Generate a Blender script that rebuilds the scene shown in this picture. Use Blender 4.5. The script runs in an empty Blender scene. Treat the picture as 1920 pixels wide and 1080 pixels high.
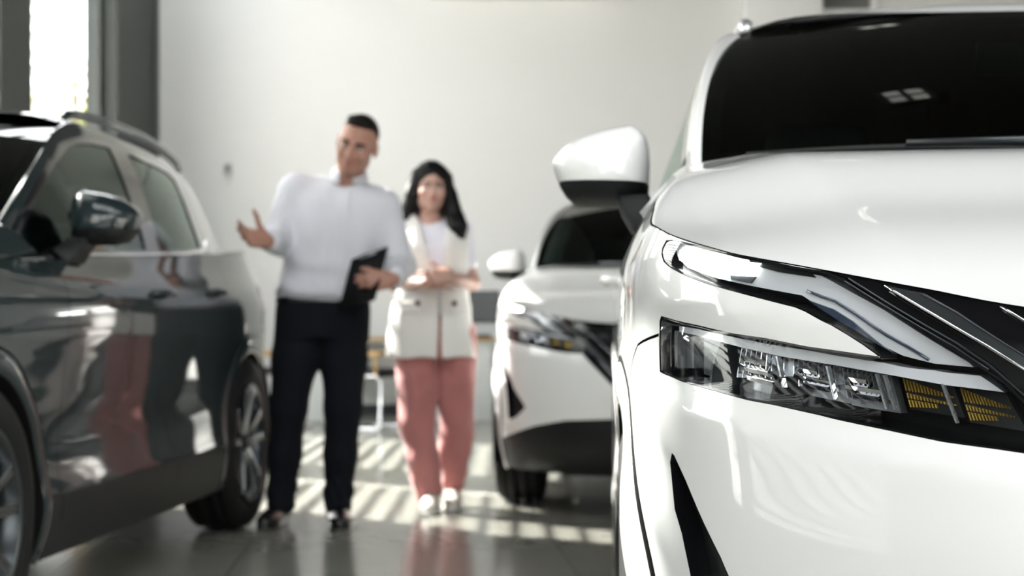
import bpy, bmesh, math, random
import numpy as np
from mathutils import Vector, Matrix
from mathutils.geometry import delaunay_2d_cdt

# ---------------------------------------------------------------- numeric helpers
def cubic(xs, ys):
    """natural cubic spline through (xs, ys) -> function"""
    xs = np.asarray(xs, float); ys = np.asarray(ys, float); n = len(xs)
    h = np.diff(xs); A = np.zeros((n, n)); b = np.zeros(n)
    A[0, 0] = A[-1, -1] = 1
    for i in range(1, n - 1):
        A[i, i - 1] = h[i - 1]; A[i, i] = 2 * (h[i - 1] + h[i]); A[i, i + 1] = h[i]
        b[i] = 6 * ((ys[i + 1] - ys[i]) / h[i] - (ys[i] - ys[i - 1]) / h[i - 1])
    m = np.linalg.solve(A, b)
    def f(x):
        x = np.clip(np.asarray(x, float), xs[0], xs[-1])
        i = np.clip(np.searchsorted(xs, x) - 1, 0, n - 2)
        d = x - xs[i]; hh = h[i]
        c = (ys[i + 1] - ys[i]) / hh - hh * (2 * m[i] + m[i + 1]) / 6
        return ys[i] + c * d + m[i] / 2 * d**2 + (m[i + 1] - m[i]) / (6 * hh) * d**3
    return f

def mono(xs, ys):
    """monotone (pchip-like) interpolation with linear extrapolation"""
    xs = np.asarray(xs, float); ys = np.asarray(ys, float)
    h = np.diff(xs); dl = np.diff(ys) / h; n = len(xs); m = np.zeros(n)
    m[0], m[-1] = dl[0], dl[-1]
    for i in range(1, n - 1):
        if dl[i - 1] * dl[i] > 0:
            w1, w2 = 2 * h[i] + h[i - 1], h[i] + 2 * h[i - 1]
            m[i] = (w1 + w2) / (w1 / dl[i - 1] + w2 / dl[i])
    def f(x):
        x = np.asarray(x, float); xc = np.clip(x, xs[0], xs[-1])
        i = np.clip(np.searchsorted(xs, xc) - 1, 0, n - 2)
        t = (xc - xs[i]) / h[i]
        y = (ys[i] * (1 + 2 * t) * (1 - t)**2 + h[i] * m[i] * t * (1 - t)**2
             + ys[i + 1] * t * t * (3 - 2 * t) + h[i] * m[i + 1] * t * t * (t - 1))
        return y + np.where(x < xs[0], m[0] * (x - xs[0]), 0) + np.where(x > xs[-1], m[-1] * (x - xs[-1]), 0)
    return f

def sstep(a, b, x):
    t = np.clip((np.asarray(x, float) - a) / (b - a), 0, 1)
    return t * t * (3 - 2 * t)

# ---------------------------------------------------------------- the car's body surfaces
# car coordinates: u to the car's right, v rearwards from the front tip, z up (metres)
PLAN = np.array([(0, 0), (.2, .005), (.38, .03), (.52, .075), (.64, .15), (.735, .24), (.80, .33), (.848, .44), (.878, .57),
                 (.894, .72), (.902, .90), (.908, 1.3), (.910, 1.8), (.910, 2.3), (.908, 2.8), (.905, 3.2), (.900, 3.55),
                 (.885, 3.85), (.855, 4.06), (.79, 4.21), (.68, 4.31), (.52, 4.375), (.35, 4.405), (.17, 4.42), (0, 4.425)])
_ch = np.concatenate([[0], np.cumsum(np.hypot(*np.diff(PLAN, axis=0).T))])
TL = _ch[-1]
# mirrored neighbours at both ends keep the plan curve square to the centre line
_px = np.concatenate([[-_ch[2], -_ch[1]], _ch, [2 * TL - _ch[-2], 2 * TL - _ch[-3]]])
_pu = np.concatenate([[-PLAN[2, 0], -PLAN[1, 0]], PLAN[:, 0], [-PLAN[-2, 0], -PLAN[-3, 0]]])
_pv = np.concatenate([[PLAN[2, 1], PLAN[1, 1]], PLAN[:, 1], [PLAN[-2, 1], PLAN[-3, 1]]])
_cu, _cv = cubic(_px, _pu), cubic(_px, _pv)
def plan(t):
    e = 2e-3
    u, v = _cu(t), _cv(t)
    du, dv = _cu(t + e) - _cu(t - e), _cv(t + e) - _cv(t - e)
    l = np.hypot(du, dv) + 1e-12
    return u, v, dv / l, -du / l          # the last two: outward normal (u, v)
_tt = np.linspace(0, TL, 2000)
def t_of_v(v):                             # perimeter parameter of a station on the flank
    return np.interp(v, _cv(_tt), _tt)
def t_of_u(u, front=True):
    m = _tt < TL * .5 if front else _tt > TL * .5
    a, b = _cu(_tt[m]), _tt[m]
    k = np.argsort(a)
    return np.interp(u, a[k], b[k])

_offf = mono([.12, .18, .25, .33, .42, .52, .62, .70, .77, .83, .88, .93, .98, 1.05, 1.15],
             [.16, .10, .045, .012, .0, .0, .004, .014, .028, .046, .066, .095, .135, .21, .34])
_offs = mono([.12, .2, .30, .36, .44, .55, .66, .76, .85, .90, .94, .98, 1.02, 1.06, 1.10, 1.2],
             [.06, .035, .010, .004, .012, .018, .016, .008, .0, .0, .003, .014, .034, .056, .074, .105])
_offr = mono([.12, .2, .3, .4, .5, .6, .7, .8, .9, 1.0, 1.1, 1.2],
             [.12, .06, .02, .0, .0, .02, .05, .06, .05, .06, .09, .14])
_zfold = mono([0, .30, .536, .61, .736, .84, .94, 1.0, 1.10, 1.3], [.69, .69, .702, .709, .724, .739, .75, .755, .760, .765])
T_F0, T_F1 = t_of_u(.50), t_of_v(.62)
T_R0, T_R1 = t_of_v(3.75), t_of_u(.55, False)
def off(t, z):
    wf = 1 - sstep(T_F0, T_F1, t)
    wr = sstep(T_R0, T_R1, t)
    o = wf * _offf(z) + wr * _offr(z) + np.clip(1 - wf - wr, 0, 1) * _offs(z)
    # flared arches pull the flank out around the wheels
    v = _cv(t)
    for vc in (.905, 3.57):
        o = o - .010 * np.exp(-((v - vc) / .36)**2 - ((z - .62) / .22)**2)
    # the bumper corner swells into the front arch
    o = o - .032 * np.exp(-((v - .60) / .12)**2 - ((z - .55) / .17)**2) * (t < TL / 2)
    # the bumper folds back just below the lamp
    q = z - _zfold(np.clip(t, 0, 1.3)); sp = lambda x: .0025 * np.log1p(np.exp(np.clip(x / .0025, -40, 40)))
    o = o + .26 * (sp(q) - sp(q - .032)) * (1 - sstep(1.06, 1.16, t))
    # hollow low on the doors
    o = o + .016 * np.exp(-((v - 2.2 - (z - .5) * 1.2) / .85)**4 - ((z - .50) / .10)**2)
    return o
def body(t, z, d=0.0):
    """point on the lower body, d metres under the skin"""
    u, v, nu, nv = plan(t)
    o = off(t, z) + d
    return np.stack([u - nu * o, v - nv * o, z + 0 * u], -1)

# bonnet: height over plan position
_hc0 = cubic([-.1, .05, .14, .25, .42, .6, .85, 1.1, 1.35], [.8299, .8564, .8825, .9258, .982, 1.0304, 1.1123, 1.146, 1.1787])
def _hc(v): return _hc0(v) + .1 * np.clip(np.asarray(v, float) - 1.35, 0, 9)
def hood(u, v):
    u = np.abs(u)
    uc = .56 + .09 * v
    a = .06 + .12 * sstep(.15, .9, v)
    k = .006
    sp = k * np.log1p(np.exp(np.clip((u - uc) / k, -30, 30)))
    e = (u - np.interp(v, [.57, .70, .90, 1.10], [.868, .857, .828, .804])) / .006      # the bonnet rolls over into the wing
    edge = 1.7 * .006 * np.log1p(np.exp(np.clip(e, -30, 30))) * sstep(.5, .62, v)
    edge = .14 * (1 - np.exp(-edge / .14))
    return _hc(v) - a * sp - edge - .012 * u * u
def ztop_front(t):
    z = np.full(np.shape(t), .95)
    for _ in range(40):
        p = body(t, z)
        z = .5 * z + .5 * hood(p[..., 0], p[..., 1])
    return z
T_COWL = t_of_v(1.36)
_belt = mono([1.2, 1.36, 1.6, 2.2, 2.8, 3.3, 3.7, 4.0, 4.3], [1.018, 1.034, 1.053, 1.086, 1.112, 1.14, 1.168, 1.185, 1.18])
_ztf_t = np.linspace(0, T_COWL + .3, 500)
_ztf = ztop_front(_ztf_t)
def ztop(t):
    t = np.asarray(t, float)
    zf = np.interp(t, _ztf_t, _ztf)
    v = _cv(t)
    zb = np.where(t > t_of_v(4.1), 1.16 - .13 * sstep(t_of_v(4.0), t_of_u(.6, False), t), _belt(v))
    w = sstep(t_of_v(1.05), T_COWL, t)
    return zf * (1 - w) + zb * w

# side windows and roof rail: half width over station and height
_tz = mono([1.0, 1.06, 1.10, 1.2, 1.3, 1.4, 1.48, 1.53, 1.57, 1.60], [.860, .842, .826, .798, .764, .724, .682, .646, .608, .565])
def green(v, z):
    v = np.asarray(v, float)
    return _tz(z) - .085 * np.clip(v - 2.6, 0, 9)**2 - .12 * np.clip(1.9 - v, 0, 9)**2
# roof height over plan position
_rc = mono([1.85, 1.95, 2.0, 2.05, 2.1, 2.2, 2.4, 2.7, 3.1, 3.5, 3.85, 4.1, 4.25], [1.495, 1.535, 1.554, 1.571, 1.583, 1.597, 1.611, 1.615, 1.607, 1.585, 1.553, 1.522, 1.49])
def roof(u, v):
    return _rc(v) - .10 * np.abs(u)**2 - .55 * np.clip(np.abs(u) - .50, 0, 9)**2

# ---------------------------------------------------------------- scene helpers
SC = bpy.context.scene
COL = SC.collection
R = math.radians

def material(name, base=(.8, .8, .8), rough=.5, metal=0., coat=0., spec=.5, emit=None, strength=0., alpha=1., sheen=0., sss=0., trans=0., coat_rough=.03):
    m = bpy.data.materials.new(name); m.use_nodes = True
    b = m.node_tree.nodes['Principled BSDF']
    b.inputs['Base Color'].default_value = (*base, 1)
    b.inputs['Roughness'].default_value = rough
    b.inputs['Metallic'].default_value = metal
    b.inputs['Coat Weight'].default_value = coat
    b.inputs['Coat Roughness'].default_value = coat_rough
    b.inputs['Specular IOR Level'].default_value = spec
    b.inputs['Sheen Weight'].default_value = sheen
    b.inputs['Transmission Weight'].default_value = trans
    if sss:
        b.inputs['Subsurface Weight'].default_value = sss
        b.inputs['Subsurface Radius'].default_value = (.012, .004, .002)
        b.inputs['Subsurface Scale'].default_value = 1.0
    if emit:
        b.inputs['Emission Color'].default_value = (*emit, 1)
        b.inputs['Emission Strength'].default_value = strength
    return m

def noise_colour(m, scale, amount, coord='Object', detail=3):
    """break a plain colour up with a soft procedural mottling"""
    nt = m.node_tree; b = nt.nodes['Principled BSDF']
    tc = nt.nodes.new('ShaderNodeTexCoord'); n = nt.nodes.new('ShaderNodeTexNoise')
    n.inputs['Scale'].default_value = scale; n.inputs['Detail'].default_value = detail
    hsv = nt.nodes.new('ShaderNodeHueSaturation'); mr = nt.nodes.new('ShaderNodeMapRange')
    mr.inputs['To Min'].default_value = 1 - amount; mr.inputs['To Max'].default_value = 1 + amount
    hsv.inputs['Color'].default_value = b.inputs['Base Color'].default_value[:]
    nt.links.new(tc.outputs[coord], n.inputs['Vector']); nt.links.new(n.outputs['Fac'], mr.inputs['Value'])
    nt.links.new(mr.outputs['Result'], hsv.inputs['Value']); nt.links.new(hsv.outputs['Color'], b.inputs['Base Color'])
    return m

def glass(name, tint, rough=0.0, ior=1.5, reflect=(1, 1, 1)):
    """thin pane: tinted see-through with a fresnel mirror on top"""
    m = bpy.data.materials.new(name); m.use_nodes = True; nt = m.node_tree; nt.nodes.clear()
    o = nt.nodes.new('ShaderNodeOutputMaterial'); mx = nt.nodes.new('ShaderNodeMixShader')
    t = nt.nodes.new('ShaderNodeBsdfTransparent'); g = nt.nodes.new('ShaderNodeBsdfGlossy'); f = nt.nodes.new('ShaderNodeFresnel')
    t.inputs['Color'].default_value = (*tint, 1); g.inputs['Color'].default_value = (*reflect, 1)
    g.inputs['Roughness'].default_value = rough; ge = nt.nodes.new('ShaderNodeNewGeometry'); mr = nt.nodes.new('ShaderNodeMapRange')   # same mirror strength from both faces
    mr.inputs['To Min'].default_value = ior; mr.inputs['To Max'].default_value = 1 / ior
    nt.links.new(ge.outputs['Backfacing'], mr.inputs['Value']); nt.links.new(mr.outputs[0], f.inputs['IOR'])
    nt.links.new(f.outputs[0], mx.inputs[0]); nt.links.new(t.outputs[0], mx.inputs[1]); nt.links.new(g.outputs[0], mx.inputs[2])
    nt.links.new(mx.outputs[0], o.inputs['Surface'])
    return m

def mesh_obj(name, verts, faces, mat=None, parent=None, smooth=True, normals=None, loc=None):
    if normals is None and len(faces):      # drop points no face uses
        used = sorted({int(i) for f in faces for i in f})
        if len(used) < len(verts):
            k = {a: i for i, a in enumerate(used)}; verts = [verts[a] for a in used]; faces = [tuple(k[int(i)] for i in f) for f in faces]
    me = bpy.data.meshes.new(name)
    me.from_pydata([tuple(map(float, v)) for v in verts], [], [tuple(int(i) for i in f) for f in faces])
    me.update()
    if smooth and len(me.polygons):
        me.polygons.foreach_set('use_smooth', [True] * len(me.polygons))
    if normals is not None:
        me.normals_split_custom_set_from_vertices([tuple(map(float, n)) for n in normals])
    if mat: me.materials.append(mat)
    o = bpy.data.objects.new(name, me); COL.objects.link(o)
    if parent: o.parent = parent
    if loc is not None: o.location = loc
    return o

def empty(name, loc=(0, 0, 0), rz=0.):
    o = bpy.data.objects.new(name, None); COL.objects.link(o)
    o.location = loc; o.rotation_euler = (0, 0, rz); o.empty_display_size = .1
    return o

def tag(o, label, cat, group=None):
    o['label'] = label; o['category'] = cat
    if group: o['group'] = group
    return o

class MB:
    """collects simple solids into one mesh"""
    def __init__(s): s.v = []; s.f = []
    def add(s, verts, faces):
        k = len(s.v); s.v += [tuple(p) for p in verts]; s.f += [tuple(i + k for i in f) for f in faces]; return s
    def box(s, c, d, rz=0., taper=1., m=None):
        x, y, z = d[0] / 2, d[1] / 2, d[2] / 2
        P = [(-x, -y, -z), (x, -y, -z), (x, y, -z), (-x, y, -z)] + [(a * taper, b * taper, z) for a, b in ((-x, -y), (x, -y), (x, y), (-x, y))]
        M = Matrix.Translation(c) @ Matrix.Rotation(rz, 4, 'Z') @ (m or Matrix())
        return s.add([tuple(M @ Vector(p)) for p in P], [(3, 2, 1, 0), (4, 5, 6, 7), (0, 1, 5, 4), (1, 2, 6, 5), (2, 3, 7, 6), (3, 0, 4, 7)])
    def tube(s, pts, r, n=10, closed=False):
        pts = [Vector(p) for p in pts]; rs = r if hasattr(r, '__len__') else [r] * len(pts); k = len(s.v)
        up = None
        for i, p in enumerate(pts):
            a = pts[max(i - 1, 0)] if not closed else pts[i - 1]; b = pts[min(i + 1, len(pts) - 1)] if not closed else pts[(i + 1) % len(pts)]
            d = (b - a).normalized()
            if up is None: up = d.orthogonal().normalized()
            up = (up - d * up.dot(d)).normalized(); w = d.cross(up)
            for j in range(n):
                q = 2 * math.pi * j / n
                s.v.append(tuple(p + (up * math.cos(q) + w * math.sin(q)) * rs[i]))
        L = len(pts)
        for i in range(L if closed else L - 1):
            for j in range(n):
                a, b = k + i * n, k + ((i + 1) % L) * n
                s.f.append((a + j, a + (j + 1) % n, b + (j + 1) % n, b + j))
        if not closed:
            s.f.append(tuple(k + j for j in range(n))[::-1]); s.f.append(tuple(k + (L - 1) * n + j for j in range(n)))
        return s
    def lathe(s, prof, n=48, axis='x', c=(0, 0, 0), sy=1):
        """profile of (axial, radius) pairs spun round an axis"""
        k = len(s.v); m = len(prof)
        for j in range(n):
            q = 2 * math.pi * j / n
            for a, r in prof:
                p = {'x': (a, r * math.cos(q), r * math.sin(q)), 'z': (r * math.cos(q), r * math.sin(q), a), 'y': (r * math.cos(q), a, r * math.sin(q))}[axis]
                s.v.append((p[0] + c[0], p[1] + c[1], p[2] + c[2]))
        for j in range(n):
            for i in range(m - 1):
                s.f.append((k + j * m + i, k + j * m + i + 1, k + ((j + 1) % n) * m + i + 1, k + ((j + 1) % n) * m + i))
        return s
    def build(s, name, mat, parent=None, smooth=False, loc=None, bevel=0., fix=True):
        o = mesh_obj(name, s.v, s.f, mat, parent, smooth, loc=loc)
        if fix:
            b = bmesh.new(); b.from_mesh(o.data); bmesh.ops.recalc_face_normals(b, faces=b.faces); b.to_mesh(o.data); b.free()
        if bevel:
            md = o.modifiers.new('bevel', 'BEVEL'); md.width = bevel; md.segments = 3; md.limit_method = 'ANGLE'; md.angle_limit = R(35)
            o.data.polygons.foreach_set('use_smooth', [True] * len(o.data.polygons))
        return o

# ---------------------------------------------------------------- materials of the cars
WHITE = material('white_pearl_paint', (.86, .86, .84), .38, coat=1.0)
GREY = material('slate_grey_paint', (.010, .018, .020), .5, metal=0, spec=.15, coat=1.0)
PIANO = material('gloss_black_plastic', (.006, .006, .007), .12, coat=.6)
BLACK = material('matt_black_plastic', (.010, .011, .011), .5, spec=.25)
VOID = material('black_underlay', (.004, .004, .004), .9, spec=.1)
RUBBER = noise_colour(material('tyre_rubber', (.009, .009, .009), .7, spec=.2), 30, .25)
CHROME = material('bright_chrome', (.92, .92, .94), .06, metal=1)
SATIN = material('dark_satin_chrome', (.055, .062, .066), .30, metal=.6)
ALLOY = material('machined_alloy', (.30, .31, .32), .25, metal=1)
SEAT = noise_colour(material('charcoal_seat_cloth', (.020, .020, .022), .85), 90, .3)
REDGL = material('red_lamp_plastic', (.25, .006, .006), .12, coat=1)
AMBER = material('amber_copper_fins', (.55, .36, .06), .28, metal=.7)
GUIDE = material('white_light_guide', (.66, .675, .69), .22, coat=.5)
DRL_GLARE = material('daytime_lamp_sun_glare', (.95, .97, 1), .2, emit=(.96, 1, .98), strength=8.0)  # emission stands in for sun glare on the lamp
LENS = glass('clear_lamp_lens', (.95, .96, .97), 0.0, 1.45)
WSCREEN = glass('dark_windscreen_glass', (.10, .13, .12), 0.0, 1.32)
SIDEGL = glass('tinted_side_glass', (.22, .28, .26), 0.0, 1.48, (.74, .84, .79))
MIRRORGL = material('mirror_silvering', (.85, .87, .9), .02, metal=1)
BLUEDARK = material('smoky_blue_acrylic', (.035, .05, .08), .12, coat=1)
MODBACK = material('grey_lamp_module', (.22, .23, .24), .22, metal=.7, coat=.5)
FINS = material('clear_acrylic_fins', (.75, .78, .80), .08, metal=.85)

# ---------------------------------------------------------------- outlines on the skin: (perimeter, height) pairs
LENS_P = [(1.099, .9635), (1.103, .957), (1.100, .950), (1.089, .941), (1.069, .934), (1.019, .921), (.957, .908), (.898, .897), (.846, .887), (.815, .881),
          (.799, .876), (.775, .866), (.761, .861), (.738, .850), (.717, .839), (.702, .830), (.696, .8255), (.695, .823), (.697, .822), (.726, .825),
          (.754, .828), (.795, .832), (.860, .841), (.917, .846), (.986, .855), (1.044, .861), (1.091, .867), (1.096, .862), (1.096, .823), (1.096, .801),
          (1.087, .799), (1.026, .791), (.944, .783), (.880, .775), (.834, .771), (.770, .763), (.745, .759), (.677, .750), (.614, .741), (.556, .736),
          (.527, .733), (.495, .732), (.478, .735), (.480, .742), (.529, .778), (.554, .799), (.583, .816), (.631, .843), (.699, .879), (.736, .895),
          (.759, .907), (.783, .915), (.798, .9175), (.829, .922), (.862, .928), (.915, .938), (.956, .945), (1.001, .952), (1.054, .960), (1.084, .9635)]
FANG_P = [(1.047, .700), (1.053, .688), (1.036, .631), (1.015, .604), (.990, .556), (.955, .44), (.93, .425), (.86, .445), (.795, .485), (.81, .505),
          (.898, .569), (.916, .589), (.957, .625), (1.005, .669), (1.039, .697)]
BAR_P = [(1.078, .857), (1.028, .854), (.961, .847), (.876, .837), (.807, .830), (.765, .8245), (.703, .818), (.680, .814), (.660, .812), (.640, .811),
         (.628, .809), (.585, .806), (.567, .796), (.557, .790), (.626, .796), (.684, .804), (.763, .814), (.849, .823), (.947, .836), (1.027, .846), (1.077, .850)]
GUIDE_P = [(1.090, .963), (1.092, .956), (1.078, .944), (1.045, .930), (.979, .916), (.915, .906), (.861, .898), (.820, .892), (.796, .881), (.756, .863),
           (.741, .856), (.707, .838), (.677, .826), (.658, .822), (.638, .818), (.592, .815), (.598, .820), (.649, .846), (.706, .875), (.782, .907),
           (.800, .914), (.854, .922), (.928, .937), (1.019, .952), (1.06, .960)]
RIB_L = [(.813, .897), (.790, .890), (.771, .885), (.741, .871), (.697, .848), (.669, .835), (.644, .822)]
DIV_L = [[(.854, .823), (.839, .788)], [(.777, .813), (.761, .777)], [(.710, .806), (.692, .769)], [(.700, .805), (.681, .768)], [(.628, .797), (.607, .757)]]
LINES = {'a': [(.753, .910), (.700, .884), (.646, .858), (.608, .840), (.569, .817), (.529, .786), (.46, .728)],
         'a2': [(.757, .907), (.702, .8805), (.648, .8545), (.610, .836), (.571, .813)],
         'b': [(.702, .901), (.636, .869), (.572, .837), (.531, .814), (.47, .768), (.40, .705), (.33, .635), (.27, .575), (.22, .545), (0, .54)],
         'c': [(.656, .892), (.612, .872), (.574, .851), (.532, .828), (.47, .787), (.40, .728), (.33, .662), (.275, .607), (.22, .575), (0, .57)],
         'd': [(.563, .878), (.535, .863), (.47, .826), (.40, .775), (.33, .715), (.27, .665), (.2, .64), (0, .635)]}

TF, TR = float(t_of_v(.905)), float(t_of_v(3.57))
WZ, ARCH_R = .36, .385

def inside(poly, p):
    x, y = p; c = False; n = len(poly); j = n - 1
    for i in range(n):
        (xi, yi), (xj, yj) = poly[i], poly[j]
        if (yi > y) != (yj > y) and x < (xj - xi) * (y - yi) / (yj - yi) + xi: c = not c
        j = i
    return c
def inside_many(poly, P):
    x, y = P[:, 0], P[:, 1]; c = np.zeros(len(P), bool); n = len(poly); j = n - 1
    for i in range(n):
        (xi, yi), (xj, yj) = poly[i], poly[j]
        if yi != yj:
            c ^= ((yi > y) != (yj > y)) & (x < (xj - xi) * (y - yi) / (yj - yi) + xi)
        j = i
    return c
def offset_poly(poly, d):
    """grow a simple polygon by d"""
    P = np.array(poly, float); n = len(P)
    A = .5 * sum(P[i][0] * P[(i + 1) % n][1] - P[(i + 1) % n][0] * P[i][1] for i in range(n))
    o = []
    for i in range(n):
        e1 = P[i] - P[i - 1]; e2 = P[(i + 1) % n] - P[i]
        e1 = e1 / (np.hypot(*e1) + 1e-9); e2 = e2 / (np.hypot(*e2) + 1e-9)
        n1 = np.array([e1[1], -e1[0]]); n2 = np.array([e2[1], -e2[0]]); m = n1 + n2; m = m / max(np.hypot(*m), .35)
        k = d / max(m @ n1, .5) * (1 if A > 0 else -1)
        o.append(tuple(P[i] + m * k))
    return o
def resample(line, step, closed=False):
    L = [np.array(p, float) for p in line]; o = []
    if closed: L = L + [L[0]]
    for a, b in zip(L[:-1], L[1:]):
        k = max(1, int(np.ceil(np.linalg.norm(b - a) / step)))
        o += [a + (b - a) * i / k for i in range(k)]
    if not closed: o.append(L[-1])
    return [tuple(map(float, p)) for p in o]
def strip_poly(line, w):
    P = np.array(line, float); d = np.gradient(P, axis=0); d /= np.linalg.norm(d, axis=1)[:, None] + 1e-9
    n = np.stack([-d[:, 1], d[:, 0]], 1) * w / 2
    return [tuple(p) for p in P + n] + [tuple(p) for p in (P - n)[::-1]]

def triangulate(outline, polys, grid):
    """constrained Delaunay mesh of an outline, its inner outlines and loose points; returns points and triangles"""
    pts, edges = [], []
    for poly in [outline] + polys:
        k = len(pts); pts += [Vector(p) for p in poly]
        edges += [(k + i, k + (i + 1) % len(poly)) for i in range(len(poly))]
    pts += [Vector(p) for p in grid]
    v, e, f, *_ = delaunay_2d_cdt(pts, edges, [], 0, 1e-5)
    P = np.array([tuple(p) for p in v]); T = np.array([t for t in f if len(t) == 3], int)
    c = P[T].mean(1)
    T = T[inside_many(outline, c)]
    # anticlockwise
    a = P[T]; s = (a[:, 1, 0] - a[:, 0, 0]) * (a[:, 2, 1] - a[:, 0, 1]) - (a[:, 1, 1] - a[:, 0, 1]) * (a[:, 2, 0] - a[:, 0, 0])
    T = np.where((s < 0)[:, None], T[:, ::-1], T)[np.abs(s) > 1e-10]
    return P, T
def grid_pts(outline, x0, x1, y0, y1, sx, sy, margin=.4):
    X, Y = np.meshgrid(np.arange(x0, x1, sx), np.arange(y0, y1, sy), indexing='ij')
    Q = np.stack([X.ravel(), Y.ravel()], 1)
    return [tuple(q) for q in Q[inside_many(outline, Q)]]

def to_local(p, side):
    p = np.asarray(p, float)
    return np.stack([-p[..., 0] * side, p[..., 1] - 2.2125, p[..., 2]], -1)

def surf_normals(fn, P):
    e = 1e-3; a, b = P[:, 0], P[:, 1]
    du = fn(a + e, b) - fn(a - e, b); dv = fn(a, b + e) - fn(a, b - e)
    n = np.cross(du, dv); return n / (np.linalg.norm(n, axis=1)[:, None] + 1e-12)

def skin(name, fn, P, T, mat, parent, side, out=1, custom=True):
    """one region of a surface as an object; `out` orients the (u, v, z) normal outwards"""
    if len(T) == 0: return None
    idx, inv = np.unique(T, return_inverse=True); T2 = inv.reshape(T.shape); Q = P[idx]
    V = fn(Q[:, 0], Q[:, 1]); N = surf_normals(fn, Q) * out
    L = to_local(V, side); NL = np.stack([-N[:, 0] * side, N[:, 1], N[:, 2]], 1)
    # winding that agrees with the wanted normals
    f = T2[0]; k = len(T2) // 2; f = T2[k]
    g = np.cross(L[f[1]] - L[f[0]], L[f[2]] - L[f[0]]) @ NL[f[0]]
    if g < 0: T2 = T2[:, ::-1]
    return mesh_obj(name, L, T2, mat, parent, True, NL if custom else None)

def sweep_walls(name, fn_out, fn_in, poly, mat, parent, side, lid=True):
    """a shallow solid over an outline: side walls from fn_out down to fn_in plus a lid on fn_out"""
    a = np.array(poly); n = len(a)
    A, B = fn_out(a[:, 0], a[:, 1]), fn_in(a[:, 0], a[:, 1])
    V = np.concatenate([A, B]); F = [(i, (i + 1) % n, n + (i + 1) % n, n + i) for i in range(n)]
    o = mesh_obj(name, to_local(V, side), F, mat, parent, False)
    return o

def plate(name, poly, d_out, d_in, mat, parent, side, step=.012):
    """a raised plate on the lower body: outline in (perimeter, height), top at depth d_out, foot at depth d_in"""
    poly = resample(poly, step, True)
    ys = [p[1] for p in poly]; xs = [p[0] for p in poly]
    inner = offset_poly(poly, -step * .45)
    g = [p for p in grid_pts(poly, min(xs), max(xs), min(ys), max(ys), step, step) if inside(inner, p)]
    P, T = triangulate(poly, [], g)
    n = len(P)
    V = body(P[:, 0], P[:, 1], d_out); k = len(poly); pa = np.array(poly)
    W = body(pa[:, 0], pa[:, 1], d_in); Vo = body(pa[:, 0], pa[:, 1], d_out)
    allv = np.concatenate([V, Vo, W])
    F = [tuple(t) for t in T] + [(n + i, n + (i + 1) % k, n + k + (i + 1) % k, n + k + i) for i in range(k)]
    o = mesh_obj(name, to_local(allv, side), F, mat, parent, False)
    bm = bmesh.new(); bm.from_mesh(o.data); bmesh.ops.remove_doubles(bm, verts=bm.verts, dist=1e-5); bmesh.ops.recalc_face_normals(bm, faces=bm.faces)
    bm.to_mesh(o.data); bm.free()
    o.data.polygons.foreach_set('use_smooth', [True] * len(o.data.polygons))
    md = o.modifiers.new('crisp', 'EDGE_SPLIT'); md.split_angle = R(40)
    return o

def body_line(line, d, r, step=.02, n=8):
    return [tuple(p) for p in body(*np.array(resample(line, step)).T, d)]

def circle_poly(t0, z0, r, n=72):
    return [(t0 + r * math.cos(2 * math.pi * i / n), z0 + r * math.sin(2 * math.pi * i / n)) for i in range(n)]

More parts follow.
